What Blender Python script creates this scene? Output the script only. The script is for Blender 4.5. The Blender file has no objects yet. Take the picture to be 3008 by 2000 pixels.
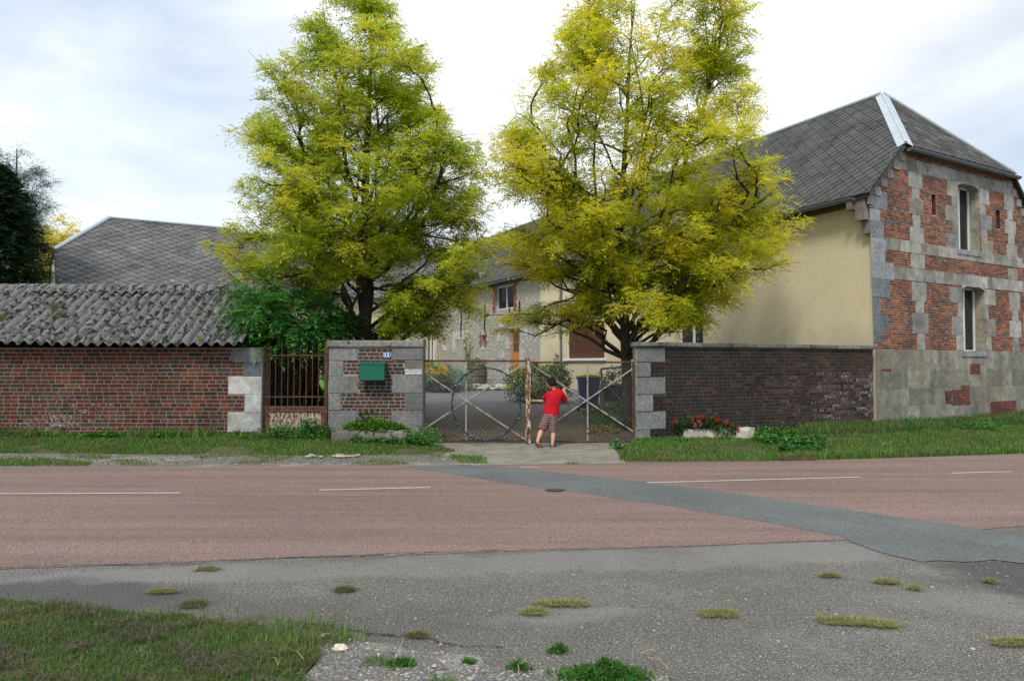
import bpy, math, random
import numpy as np
from mathutils import Vector, Matrix
random.seed(7); RNG = np.random.default_rng(7)
SC = bpy.context.scene
COL = SC.collection
R = math.radians
# ------------------------------------------------------------------ camera
F = 2285.0; CX, CY, HOR, EYE = 1504.0, 1000.0, 1070.0, 1.6
TH = math.atan((HOR-CY)/F)
cam = bpy.data.cameras.new('camera'); camo = bpy.data.objects.new('camera', cam); COL.objects.link(camo)
cam.sensor_width = 36; cam.lens = F/3008*36; cam.clip_end = 2000; cam.clip_start = .05
camo.location = (0, 0, EYE); camo.rotation_euler = (math.pi/2+TH, 0, 0)
SC.camera = camo
# ------------------------------------------------------------------ world, sun, exposure
SUN_EL, SUN_AZ = R(52), R(200)      # azimuth clockwise from +Y
w = bpy.data.worlds.new('World'); SC.world = w; w.use_nodes = True
nt = w.node_tree; nt.nodes.clear()
def N(t, **k):
    n = nt.nodes.new(t)
    for a, b in k.items(): setattr(n, a, b)
    return n
out = N('ShaderNodeOutputWorld'); bg = N('ShaderNodeBackground'); bg.inputs[1].default_value = .1
sky = N('ShaderNodeTexSky', sky_type='NISHITA'); sky.sun_disc = False
sky.sun_elevation = SUN_EL; sky.sun_rotation = SUN_AZ; sky.air_density = 1.0; sky.dust_density = 1.0
tc = N('ShaderNodeTexCoord'); mp = N('ShaderNodeMapping'); mp.inputs['Scale'].default_value = (1, 1, 2.6); mp.inputs['Location'].default_value = (.35, 0, .1)
n1 = N('ShaderNodeTexNoise'); n1.inputs['Scale'].default_value = 2.3; n1.inputs['Detail'].default_value = 7; n1.inputs['Roughness'].default_value = .52; n1.inputs['Distortion'].default_value = .3
r1 = N('ShaderNodeValToRGB'); r1.color_ramp.elements[0].position = .33; r1.color_ramp.elements[0].color = (.58, .58, .58, 1); r1.color_ramp.elements[1].position = .55; r1.color_ramp.elements[1].color = (1, 1, 1, 1)
n2 = N('ShaderNodeTexNoise'); n2.inputs['Scale'].default_value = 3.1; n2.inputs['Detail'].default_value = 5
r2 = N('ShaderNodeValToRGB'); r2.color_ramp.elements[0].position = .36; r2.color_ramp.elements[0].color = (6.5, 7.5, 8.9, 1); r2.color_ramp.elements[1].position = .58; r2.color_ramp.elements[1].color = (9.0, 9.5, 10.2, 1)
mx = N('ShaderNodeMix', data_type='RGBA')
# bright cloud in front of the lens towards the top of the trees: clouds thin out around one compass direction
vd = N('ShaderNodeVectorMath', operation='DOT_PRODUCT'); vd.inputs[1].default_value = Vector((.14, .86, .5)).normalized()
mr = N('ShaderNodeMapRange'); mr.inputs['From Min'].default_value = .86; mr.inputs['From Max'].default_value = .975; mr.inputs['To Min'].default_value = 0; mr.inputs['To Max'].default_value = 1
m2 = N('ShaderNodeMath', operation='MAXIMUM')
m3 = N('ShaderNodeMix', data_type='RGBA')
L = nt.links.new
L(tc.outputs['Generated'], mp.inputs[0]); L(mp.outputs[0], n1.inputs['Vector']); L(mp.outputs[0], n2.inputs['Vector'])
L(n1.outputs['Fac'], r1.inputs[0]); L(n2.outputs['Fac'], r2.inputs[0])
L(tc.outputs['Generated'], vd.inputs[0]); L(vd.outputs['Value'], mr.inputs['Value'])
L(r1.outputs[0], m2.inputs[0]); L(mr.outputs[0], m2.inputs[1])
L(m2.outputs[0], mx.inputs[0]); L(sky.outputs[0], mx.inputs[6]); 
L(mr.outputs[0], m3.inputs[0]); L(r2.outputs[0], m3.inputs[6]); m3.inputs[7].default_value = (10.6, 10.7, 10.8, 1)
L(m3.outputs[2], mx.inputs[7]); L(mx.outputs[2], bg.inputs[0]); L(bg.outputs[0], out.inputs[0])
sl = bpy.data.lights.new('sun', 'SUN'); sl.energy = 2.3; sl.angle = R(13); sl.color = (1, .96, .9)
so = bpy.data.objects.new('sun', sl); COL.objects.link(so)
sd = Vector((math.sin(SUN_AZ)*math.cos(SUN_EL), math.cos(SUN_AZ)*math.cos(SUN_EL), math.sin(SUN_EL)))
so.rotation_euler = (-sd).to_track_quat('-Z', 'Y').to_euler(); so.location = (0, -5, 20)
SC.view_settings.view_transform = 'Standard'; SC.view_settings.look = 'None'; SC.view_settings.exposure = .22; SC.view_settings.gamma = 1
SC.cycles.max_bounces = 8; SC.cycles.transparent_max_bounces = 8
# ------------------------------------------------------------------ geometry helpers
FW = np.array((0, math.cos(TH), math.sin(TH))); UP = np.array((0, -math.sin(TH), math.cos(TH))); CAM = np.array((0, 0, EYE))
def ray(u, v): return FW + np.array((1., 0, 0))*(u-CX)/F + UP*(CY-v)/F
def gnd(u, v, z=0.):
    d = ray(u, v); t = (z-EYE)/d[2]; return CAM+d*t
def dep(u, v, Y):
    d = ray(u, v); return CAM+d*(Y/d[1])
def ov(*p): return [x*1.2757 for x in p]
class Frame:                         # a vertical wall plane: s along, z up, o outward
    def __init__(f, O, d, n): f.O = np.array((O[0], O[1], 0.)); f.d = np.array((d[0], d[1], 0.)); f.d /= np.linalg.norm(f.d); f.n = np.array((n[0], n[1], 0.)); f.n /= np.linalg.norm(f.n)
    def p(f, s, z, o=0.): return f.O+f.d*s+f.n*o+np.array((0, 0, z))
    def px(f, u, v, o=0.):
        r = ray(u, v); t = np.dot(f.O+f.n*o-CAM, f.n)/np.dot(r, f.n); q = CAM+r*t-f.O; return float(np.dot(q, f.d)), float(q[2])
    def rect(f, c, x0, x1, y0, y1):   # crop (scale, offx, offy) -> s0, s1, z0, z1 using centre lines
        k, ox, oy = c; xm, ym = (x0+x1)/2, (y0+y1)/2
        s0 = f.px(ox+x0/k, oy+ym/k)[0]; s1 = f.px(ox+x1/k, oy+ym/k)[0]; zt = f.px(ox+xm/k, oy+y0/k)[1]; zb = f.px(ox+xm/k, oy+y1/k)[1]
        return (s0, s1, zb, zt)
class MB:
    def __init__(m): m.v = []; m.f = []; m.c = []
    def face(m, pts, c=(1, 1, 1, 0)):
        i = len(m.v); m.v.extend([tuple(p) for p in pts]); m.f.append(tuple(range(i, i+len(pts)))); m.c.append(tuple(c) if len(c) == 4 else (*c, 0))
    def hexa(m, p, c=(1, 1, 1, 0), skip=()):    # p: 8 corners, bottom 0-3 ccw, top 4-7
        i = len(m.v); m.v.extend([tuple(q) for q in p]); c = tuple(c) if len(c) == 4 else (*c, 0)
        for k, q in enumerate(((3, 2, 1, 0), (4, 5, 6, 7), (0, 1, 5, 4), (1, 2, 6, 5), (2, 3, 7, 6), (3, 0, 4, 7))):
            if k in skip: continue
            m.f.append(tuple(i+a for a in q)); m.c.append(c)
    def box(m, x0, x1, y0, y1, z0, z1, c=(1, 1, 1, 0)):
        m.hexa([(x0, y0, z0), (x1, y0, z0), (x1, y1, z0), (x0, y1, z0), (x0, y0, z1), (x1, y0, z1), (x1, y1, z1), (x0, y1, z1)], c)
    def fbox(m, fr, s0, s1, z0, z1, o0, o1, c=(1, 1, 1, 0)):
        m.hexa([fr.p(s0, z0, o1), fr.p(s1, z0, o1), fr.p(s1, z0, o0), fr.p(s0, z0, o0), fr.p(s0, z1, o1), fr.p(s1, z1, o1), fr.p(s1, z1, o0), fr.p(s0, z1, o0)], c)
    def raised(m, fr, s0, s1, z0, z1, o0, o1, c, j=.002, bev=.004):   # brick or stone: bevelled front
        a = [fr.p(s+random.uniform(-j, j), z+random.uniform(-j, j), o0) for s, z in ((s0, z0), (s1, z0), (s1, z1), (s0, z1))]
        b = [fr.p(s+random.uniform(-j, j), z+random.uniform(-j, j), o1+random.uniform(-j, j)) for s, z in ((s0+bev, z0+bev), (s1-bev, z0+bev), (s1-bev, z1-bev), (s0+bev, z1-bev))]
        i = len(m.v); m.v.extend([tuple(q) for q in a+b]); c = tuple(c) if len(c) == 4 else (*c, 0)
        for q in ((4, 5, 6, 7), (0, 1, 5, 4), (1, 2, 6, 5), (2, 3, 7, 6), (3, 0, 4, 7)): m.f.append(tuple(i+x for x in q)); m.c.append(c)
    def tube(m, pts, rad, n=6, c=(1, 1, 1, 0), caps=True):
        pts = [Vector(p) for p in pts]; rr = rad if hasattr(rad, '__len__') else [rad]*len(pts)
        i0 = len(m.v); c = tuple(c) if len(c) == 4 else (*c, 0); ref = None
        for k, p in enumerate(pts):
            d = (pts[min(k+1, len(pts)-1)]-pts[max(k-1, 0)]).normalized()
            if ref is None: ref = d.orthogonal().normalized()
            ref = (ref-d*ref.dot(d)); ref = ref.normalized() if ref.length > 1e-5 else d.orthogonal().normalized()
            q = d.cross(ref)
            for a in range(n):
                t = 2*math.pi*a/n; m.v.append(tuple(p+(ref*math.cos(t)+q*math.sin(t))*rr[k]))
        for k in range(len(pts)-1):
            for a in range(n):
                b = (a+1) % n; m.f.append((i0+k*n+a, i0+k*n+b, i0+(k+1)*n+b, i0+(k+1)*n+a)); m.c.append(c)
        if caps:
            m.f.append(tuple(i0+a for a in range(n))[::-1]); m.c.append(c); m.f.append(tuple(i0+(len(pts)-1)*n+a for a in range(n))); m.c.append(c)
    def ell(m, cen, rx, ry, rz, c=(1, 1, 1, 0), nu=10, nv=7, j=0.):
        i0 = len(m.v); c = tuple(c) if len(c) == 4 else (*c, 0); cen = Vector(cen)
        for a in range(nv+1):
            t = math.pi*a/nv
            for b in range(nu):
                q = 2*math.pi*b/nu; k = 1+random.uniform(-j, j)
                m.v.append(tuple(cen+Vector((rx*math.sin(t)*math.cos(q), ry*math.sin(t)*math.sin(q), rz*math.cos(t)))*k))
        for a in range(nv):
            for b in range(nu):
                d = (b+1) % nu; m.f.append((i0+a*nu+b, i0+(a+1)*nu+b, i0+(a+1)*nu+d, i0+a*nu+d)); m.c.append(c)
    def rock(m, cen, r, c, fl=.7):
        m.ell(cen, r*random.uniform(.8, 1.3), r*random.uniform(.8, 1.3), r*fl*random.uniform(.7, 1.1), c, 7, 4, .16)
    def build(m, name, mat, parent=None, smooth=False, loc=None):
        V = np.array(m.v, dtype=np.float64).reshape(-1, 3)
        sizes = np.array([len(f) for f in m.f], dtype=np.int32); idx = np.fromiter((i for f in m.f for i in f), dtype=np.int32, count=int(sizes.sum()))
        return fast(name, V, idx, sizes, np.array(m.c, dtype=np.float32), mat, parent, smooth, loc)
def fast(name, V, idx, sizes, C, mat, parent=None, smooth=False, loc=None):
    if parent is not None and loc is None: off = np.array(wloc(parent))
    else: off = np.array(loc if loc is not None else (0, 0, 0), dtype=float)
    V = V-off
    me = bpy.data.meshes.new(name); me.vertices.add(len(V)); me.loops.add(len(idx)); me.polygons.add(len(sizes))
    me.vertices.foreach_set('co', V.astype(np.float32).ravel()); me.loops.foreach_set('vertex_index', idx.astype(np.int32))
    st = np.concatenate(([0], np.cumsum(sizes)[:-1])).astype(np.int32)
    me.polygons.foreach_set('loop_start', st)
    try: me.polygons.foreach_set('loop_total', sizes.astype(np.int32))
    except Exception: pass
    me.update(calc_edges=True)
    if C is not None:
        at = me.attributes.new('Col', 'FLOAT_COLOR', 'FACE'); at.data.foreach_set('color', C.astype(np.float32).ravel())
    me.validate(); me.polygons.foreach_set('use_smooth', np.full(len(me.polygons), bool(smooth)))
    me.update(); me.materials.append(mat)
    o = bpy.data.objects.new(name, me); COL.objects.link(o)
    if parent is not None:
        o.parent = parent
        o.location = tuple(off-np.array(wloc(parent)))
    else: o.location = tuple(off)
    return o
def wloc(o):
    p = np.array(o.location)
    while o.parent is not None: o = o.parent; p = p+np.array(o.location)
    return p
def tag(o, label=None, cat=None, group=None, kind=None):
    if label: o['label'] = label
    if cat: o['category'] = cat
    if group: o['group'] = group
    if kind: o['kind'] = kind
    return o
def thing(name, label, cat, loc=(0, 0, 0), group=None):
    o = bpy.data.objects.new(name, None); o.empty_display_size = .2; COL.objects.link(o); o.location = tuple(float(x) for x in loc); return tag(o, label, cat, group)
# ------------------------------------------------------------------ materials
class NT:
    def __init__(s, name):
        s.m = bpy.data.materials.new(name); s.m.use_nodes = True; s.t = s.m.node_tree; s.t.nodes.clear()
        s.o = s.n('ShaderNodeOutputMaterial'); s.b = s.n('ShaderNodeBsdfPrincipled'); s.l(s.b.outputs[0], s.o.inputs[0]); s.co = s.n('ShaderNodeTexCoord').outputs['Object']
    def n(s, t, **k):
        n = s.t.nodes.new(t)
        for a, b in k.items(): setattr(n, a, b)
        return n
    def l(s, a, b): s.t.links.new(a, b)
    def noise(s, sc, det=4, ro=.55, vec=None, dist=0):
        n = s.n('ShaderNodeTexNoise'); n.inputs['Scale'].default_value = sc; n.inputs['Detail'].default_value = det; n.inputs['Roughness'].default_value = ro; n.inputs['Distortion'].default_value = dist
        s.l(vec or s.co, n.inputs['Vector']); return n.outputs['Fac']
    def vor(s, sc, feat='F1', out='Distance', vec=None, rnd=1.):
        n = s.n('ShaderNodeTexVoronoi', feature=feat); n.inputs['Scale'].default_value = sc; n.inputs['Randomness'].default_value = rnd; s.l(vec or s.co, n.inputs['Vector']); return n.outputs[out]
    def mapv(s, sc, rot=(0, 0, 0)):
        n = s.n('ShaderNodeMapping'); n.inputs['Scale'].default_value = sc; n.inputs['Rotation'].default_value = rot; s.l(s.co, n.inputs[0]); return n.outputs[0]
    def math(s, op, a, b=None, clamp=False):
        n = s.n('ShaderNodeMath', operation=op); n.use_clamp = clamp
        for i, x in enumerate((a, b)):
            if x is None: continue
            if isinstance(x, (int, float)): n.inputs[i].default_value = x
            else: s.l(x, n.inputs[i])
        return n.outputs[0]
    def step(s, x, a, b, lo=0., hi=1.):
        n = s.n('ShaderNodeMapRange'); 
        for i, q in enumerate((x, a, b, lo, hi)):
            if isinstance(q, (int, float)): n.inputs[i].default_value = q
            else: s.l(q, n.inputs[i])
        return n.outputs[0]
    def mix(s, f, a, b, mode='MIX'):
        n = s.n('ShaderNodeMix', data_type='RGBA', blend_type=mode)
        for i, q in ((0, f), (6, a), (7, b)):
            if isinstance(q, (int, float)): n.inputs[i].default_value = q
            elif isinstance(q, (tuple, list)): n.inputs[i].default_value = (*q[:3], 1)
            else: s.l(q, n.inputs[i])
        return n.outputs[2]
    def scale(s, col, f):
        n = s.n('ShaderNodeVectorMath', operation='SCALE'); s.l(col, n.inputs[0])
        if isinstance(f, (int, float)): n.inputs['Scale'].default_value = f
        else: s.l(f, n.inputs['Scale'])
        return n.outputs[0]
    def attr(s): n = s.n('ShaderNodeAttribute', attribute_name='Col'); return n.outputs['Color'], n.outputs['Alpha']
    def fin(s, col, rough=.9, bump=None, bd=.01, spec=.3, metal=0):
        if isinstance(col, (tuple, list)): s.b.inputs['Base Color'].default_value = (*col[:3], 1)
        else: s.l(col, s.b.inputs['Base Color'])
        if isinstance(rough, (int, float)): s.b.inputs['Roughness'].default_value = rough
        else: s.l(rough, s.b.inputs['Roughness'])
        s.b.inputs['Specular IOR Level'].default_value = spec; s.b.inputs['Metallic'].default_value = metal
        if bump is not None:
            n = s.n('ShaderNodeBump'); n.inputs['Strength'].default_value = 1; n.inputs['Distance'].default_value = bd; s.l(bump, n.inputs['Height']); s.l(n.outputs[0], s.b.inputs['Normal'])
        return s.m
def m_masonry(name, lich=(.5, .5, .46), ls=22, vs=9, amp=.5, bd=.006, dark=None, stain=.0, vs2=1.1):
    t = NT(name); c, a = t.attr()
    v = t.noise(vs, 6, .7); v2 = t.noise(vs2, 4, .6)
    c = t.scale(c, t.step(v, .25, .75, 1-amp, 1+amp)); c = t.scale(c, t.step(v2, .3, .7, .66, 1.28))
    if dark: c = t.mix(t.step(t.noise(dark[0], 5, .65), dark[1], dark[1]+.06), c, dark[2])
    n = t.noise(ls, 5, .62); th = t.step(a, 0, 1, .86, .38)
    k = t.math('MULTIPLY', t.math('SUBTRACT', n, th), 11, True)
    c = t.mix(k, c, lich)
    return t.fin(c, .92, t.noise(vs*4, 5, .7), bd)
def m_simple(name, col, rough=.6, sc=12, amp=.2, metal=0, spec=.4, bd=.003, sc2=None):
    t = NT(name); b = t.n('ShaderNodeRGB'); b.outputs[0].default_value = (*col, 1)
    c = t.scale(b.outputs[0], t.step(t.noise(sc, 5, .6), .25, .75, 1-amp, 1+amp)); 
    return t.fin(c, rough, t.noise(sc*3, 4), bd, spec, metal)
def m_leaf(name, trans=.35, amp=.25):
    t = NT(name); c, a = t.attr(); c = t.scale(c, t.step(t.noise(1.3, 2), .3, .7, 1-amp*.6, 1+amp*.6))
    t.fin(c, .55, spec=.25)
    tr = t.n('ShaderNodeBsdfTranslucent'); t.l(t.scale(c, 1.25), tr.inputs[0]); mxs = t.n('ShaderNodeMixShader'); mxs.inputs[0].default_value = trans
    t.l(t.b.outputs[0], mxs.inputs[1]); t.l(tr.outputs[0], mxs.inputs[2]); t.l(mxs.outputs[0], t.o.inputs[0]); return t.m
def m_attr(name, rough=.6, sc=30, amp=.2, spec=.4, bd=.002, metal=0):
    t = NT(name); c, a = t.attr(); c = t.scale(c, t.step(t.noise(sc, 4), .25, .75, 1-amp, 1+amp)); return t.fin(c, rough, t.noise(sc*2, 4), bd, spec, metal)
M = {}
M['brick_left'] = m_masonry('old red brick', (.34, .32, .29), 24, 24, .35, .003, (1.6, .62, (.06, .045, .04)))
M['brick_dark'] = m_masonry('sooty brick', (.33, .325, .32), 38, 26, .4, .004)
M['brick_facade'] = m_masonry('orange brick', (.30, .28, .25), 30, 30, .3, .003)
M['mortar'] = m_masonry('lime mortar', (.3, .3, .27), 18, 18, .2, .002)
M['stone'] = m_masonry('weathered limestone', (.42, .42, .40), 34, 9, .28, .004, (34, .66, (.08, .08, .075)), vs2=3.5)
M['stone_lichen'] = m_masonry('lichened limestone', (.40, .40, .375), 30, 14, .42, .006, (32, .56, (.085, .085, .08)), vs2=1.8)
M['coping'] = m_masonry('coping stone', (.33, .33, .31), 18, 8, .45, .01, (6, .60, (.04, .04, .035)))
M['tile'] = m_masonry('fibre slate', (.33, .33, .32), 30, 14, .35, .004, (3.0, .64, (.05, .05, .045)))
M['tile_old'] = m_masonry('lichened fibre slate', (.42, .42, .40), 12, 10, .4, .004, (7, .62, (.04, .04, .038)))
M['leaf'] = m_leaf('leaf', .5); M['leaf_dense'] = m_leaf('dense leaf', .2); M['blade'] = m_leaf('grass blade', .25)
M['attr'] = m_attr('painted'); M['rockm'] = m_attr('rock', .9, 40, .3, .3, .004)
M['zinc'] = m_simple('zinc', (.50, .56, .60), .45, 6, .12, .35, .5, .001)
M['gutter'] = m_simple('zinc gutter', (.16, .18, .20), .45, 8, .2, .4, .5, .001)
M['pvc'] = m_simple('white plastic', (.72, .72, .70), .4, 20, .04)
M['bark'] = (lambda t: t.fin(t.scale(t.mix(t.step(t.noise(9, 5, .7, t.mapv((3, 3, .5))), .35, .65), (.035, .028, .02), (.10, .085, .06)), 1.0), .95, t.noise(20, 5, .7, t.mapv((3, 3, .5))), .03))(NT('bark'))
def glass():
    t = NT('window glass'); t.fin((.012, .015, .017), .06, t.noise(1.2, 2), .004, .6); return t.m
M['glass'] = glass()
t = NT('cream render'); nz = t.noise(60, 5, .7)
c = t.mix(t.step(t.noise(.45, 5, .6), .35, .7), (.78, .67, .45), (.71, .61, .41)); c = t.mix(t.step(t.noise(1.5, 7, .75, t.mapv((1, 1, .22))), .52, .74, 0, .5), c, (.50, .44, .30)); sz_ = t.n('ShaderNodeSeparateXYZ'); t.l(t.co, sz_.inputs[0]); c = t.mix(t.step(t.math('ADD', sz_.outputs[2], t.math('MULTIPLY', t.noise(1.6, 6, .7), -1.6)), 1.9, 1.0, 0, .45), c, (.36, .33, .24))
M['cream'] = t.fin(t.scale(c, t.step(nz, .3, .7, .86, 1.1)), .92, nz, .02)
t = NT('flint rubble'); mv = t.mapv((1, 1, 1.3)); d = t.vor(5.2, 'F1', 'Distance', mv); cc = t.vor(5.2, 'F1', 'Color', mv); sp = t.n('ShaderNodeSeparateColor'); t.l(cc, sp.inputs[0])
st = t.mix(sp.outputs[0], (.30, .295, .27), (.62, .61, .57)); k = t.step(d, t.step(sp.outputs[1], 0, 1, .50, .30), t.step(sp.outputs[1], 0, 1, .40, .22))
c = t.mix(k, t.mix(t.noise(2.2, 5), (.30, .27, .22), (.44, .40, .34)), st); c = t.mix(t.step(t.noise(1.1, 5, .6), .55, .72, 0, .45), c, (.24, .23, .21)); M['flint'] = t.fin(t.scale(c, t.step(t.noise(20, 5), .3, .7, .85, 1.15)), .9, k, .015)
# rust with flaking paint
t = NT('flaking white paint on rust'); f = t.noise(9, 6, .7, t.mapv((2.5, 2.5, .7))); c = t.mix(t.step(f, .50, .56), t.mix(t.noise(30, 4), (.09, .03, .014), (.24, .085, .03)), (.50, .47, .42)); M['rustpaint'] = t.fin(c, .75, f, .003)
t = NT('greyed galvanised tube'); f = t.noise(12, 6, .7); c = t.mix(t.step(f, .52, .60), t.mix(t.noise(30, 4), (.26, .22, .19), (.42, .39, .35)), (.14, .065, .035)); M['tube'] = t.fin(c, .7, f, .001)
t = NT('dark rust'); f = t.noise(12, 6, .7); c = t.mix(t.step(f, .40, .62), (.055, .032, .022), (.16, .075, .04)); M['rust'] = t.fin(c, .85, f, .002)
t = NT('blistered rusty panel'); f = t.noise(22, 6, .75, t.mapv((1, 1, .45))); c = t.mix(t.step(f, .47, .54), (.12, .05, .025), (.42, .37, .30)); M['panel'] = t.fin(c, .85, f, .003)
M['wire'] = m_simple('galvanised wire', (.26, .25, .23), .6, 20, .3, .3)
M['black'] = m_simple('black iron', (.015, .015, .016), .5, 20, .3)
M['wood'] = (lambda t: t.fin(t.mix(t.noise(6, 5, .6, t.mapv((8, 8, .7))), (.42, .15, .03), (.58, .24, .05)), .45, t.noise(20, 4, .6, t.mapv((8, 8, .7))), .002))(NT('varnished orange wood'))
M['oldwood'] = (lambda t: t.fin(t.mix(t.noise(6, 5, .6, t.mapv((.8, 8, 8))), (.06, .05, .04), (.17, .14, .11)), .9, t.noise(20, 4, .6), .01))(NT('weathered oak'))
# ------------------------------------------------------------------ ground materials
def aggregate(t, sc, cols, dark, thr=.5):
    d = t.vor(sc, 'F1', 'Distance'); cc = t.vor(sc, 'F1', 'Color'); sp = t.n('ShaderNodeSeparateColor'); t.l(cc, sp.inputs[0])
    c = t.mix(sp.outputs[0], cols[0], cols[1]); c = t.mix(t.step(sp.outputs[1], .93, .96), c, cols[2]); c = t.mix(t.step(sp.outputs[2], .8, .85), c, cols[3])
    return t.mix(t.step(d, thr-.1, thr+.1), c, dark), d
t = NT('pink chip-sealed asphalt'); c, d = aggregate(t, 70, ((.265, .170, .142), (.35, .232, .195), (.43, .35, .31), (.11, .10, .10)), (.19, .13, .11), .52)
c = t.mix(t.step(t.noise(1.7, 8, .75), .50, .68, 0, .7), c, (.20, .155, .14)); c = t.mix(t.step(t.noise(5, 8, .8), .68, .74, 0, .6), c, (.07, .06, .058)); c = t.scale(c, t.step(t.noise(.9, 6, .62, t.mapv((.16, 1.9, 1), (0, 0, R(-7)))), .32, .68, .76, 1.16))
M['road'] = t.fin(c, .92, d, -.012)
t = NT('grey bitumen strip'); c, d = aggregate(t, 75, ((.125, .135, .13), (.185, .195, .19), (.26, .26, .25), (.09, .095, .095)), (.10, .108, .107), .5)
c = t.scale(c, t.step(t.noise(.8, 5, .6), .3, .7, .82, 1.18)); M['strip'] = t.fin(c, .9, d, -.004)
def gravelmat(name, gain, sc=42):
    t = NT(name); c, d = aggregate(t, sc, ((.135, .125, .11), (.215, .20, .175), (.30, .29, .265), (.075, .085, .095)), (.105, .095, .08), .46)
    d2 = t.noise(30, 4, .7); c = t.mix(t.step(t.noise(1.1, 6, .65), .50, .66, 0, .8), c, t.scale(t.mix(d2, (.20, .19, .175), (.29, .275, .25)), 1.0))
    c = t.mix(t.step(t.noise(.55, 6, .7, t.mapv((.6, 1.4, 1))), .58, .70, 0, .55), c, (.085, .083, .08))
    c = t.scale(c, gain); return t.fin(c, .93, d, -.02)
def apronmat():
    t = NT('coarse worn asphalt'); sx = t.n('ShaderNodeSeparateXYZ'); wn = t.n('ShaderNodeTexNoise'); wn.inputs['Scale'].default_value = 1.1; wn.inputs['Detail'].default_value = 8; wn.inputs['Roughness'].default_value = .68; t.l(t.co, wn.inputs['Vector']); ad = t.n('ShaderNodeVectorMath', operation='MULTIPLY_ADD'); t.l(wn.outputs['Color'], ad.inputs[0]); ad.inputs[1].default_value = (1.3, 1.0, 0); t.l(t.co, ad.inputs[2]); t.l(ad.outputs[0], sx.inputs[0])
    def ellm(cx, cy, rx, ry, soft=.5, ang=0.):
        ca, sa = math.cos(ang), math.sin(ang); dx = t.math('SUBTRACT', sx.outputs[0], cx+.65); dy = t.math('SUBTRACT', sx.outputs[1], cy+.5)
        a = t.math('DIVIDE', t.math('ADD', t.math('MULTIPLY', dx, ca), t.math('MULTIPLY', dy, sa)), rx); b = t.math('DIVIDE', t.math('SUBTRACT', t.math('MULTIPLY', dy, ca), t.math('MULTIPLY', dx, sa)), ry)
        d = t.math('SQRT', t.math('ADD', t.math('MULTIPLY', a, a), t.math('MULTIPLY', b, b))); return t.step(d, 1+soft*.5, 1-soft*.5)
    c, d = aggregate(t, 66, ((.195, .182, .157), (.33, .31, .27), (.42, .405, .375), (.09, .105, .115)), (.145, .132, .11), .46)
    fine = t.mix(t.noise(75, 5, .75), (.20, .193, .178), (.32, .31, .29))
    m1 = t.noise(1.6, 8, .75); c = t.mix(t.step(m1, .50, .68, 0, .6), c, fine)
    band = None
    for e in ((.6, 6.35, 1.9, .28, .5, .06), (2.3, 6.75, 1.1, .40, .4, .05), (-2.6, 5.9, 1.3, .22, .5, .15), (-.2, 6.15, 2.4, .22, .6, .08), (3.3, 5.2, .8, .28, .8, -.2), (.3, 4.95, .7, .12, .8, 0)):
        q = ellm(*e); band = q if band is None else t.math('MAXIMUM', band, q)
    c = t.mix(t.math('MULTIPLY', band, .62), c, t.scale(fine, 1.05))
    dk = t.mix(t.noise(60, 5, .7), (.05, .053, .055), (.12, .12, .115))
    c = t.mix(t.math('MULTIPLY', ellm(-3.4, 5.35, 1.3, .40, .45, .0), .75), c, dk); c = t.mix(t.math('MULTIPLY', ellm(3.95, 5.75, .62, .75, .5, .5), .8), c, dk)
    c = t.mix(t.math('MULTIPLY', ellm(-1.3, 5.0, 1.5, .35, .9, -.15), .35), c, (.07, .068, .06)); c = t.scale(c, t.step(t.noise(.5, 5, .6), .3, .7, .86, 1.14)); return t.fin(c, .93, d, -.022)
M['apron'] = apronmat(); M['gravel'] = gravelmat('loose gravel', 1.45, 48); M['apron_dark'] = gravelmat('dark patched asphalt', .55, 60)
t = NT('concrete'); n_ = t.noise(2.2, 8, .78); c = t.mix(t.step(n_, .35, .65), (.15, .135, .105), (.33, .31, .26)); c = t.mix(t.step(t.noise(1.3, 6, .7, t.mapv((.3, 2, 1))), .52, .66, 0, .7), c, (.13, .115, .085)); c = t.mix(t.step(t.noise(55, 5, .7), .56, .66), c, (.10, .09, .07)); M['concrete'] = t.fin(c, .9, t.noise(60, 5), .006)
t = NT('yard asphalt with dirt'); n_ = t.noise(.5, 6, .65); sx = t.n('ShaderNodeSeparateXYZ'); t.l(t.co, sx.inputs[0]); far_ = t.step(t.math('ADD', sx.outputs[1], t.math('MULTIPLY', n_, 5)), 22.5, 27.5); c = t.mix(far_, t.mix(t.step(n_, .42, .6), (.085, .066, .048), (.065, .055, .043)), (.135, .133, .135)); c = t.mix(t.math('MULTIPLY', t.step(t.noise(22, 6, .75), .60, .66), t.math('SUBTRACT', 1, far_)), c, (.17, .12, .07)); M['yard'] = t.fin(t.scale(c, t.step(t.noise(60, 4), .3, .7, .7, 1.3)), .95, t.noise(70, 4), .008)
t = NT('soil under grass'); n_ = t.noise(1.6, 6, .65); c = t.mix(t.step(n_, .38, .62), (.045, .075, .018), (.11, .10, .045)); c = t.mix(t.step(t.noise(4, 6, .7), .60, .70), c, (.10, .075, .05)); M['turf'] = t.fin(t.scale(c, t.step(t.noise(60, 4), .3, .7, .6, 1.4)), .95, t.noise(70, 4), .02)
t = NT('white road paint'); n_ = t.noise(45, 6, .75); c = t.mix(t.step(n_, .50, .60), (.47, .44, .41), (.31, .21, .18)); M['paint'] = t.fin(c, .8)
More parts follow.
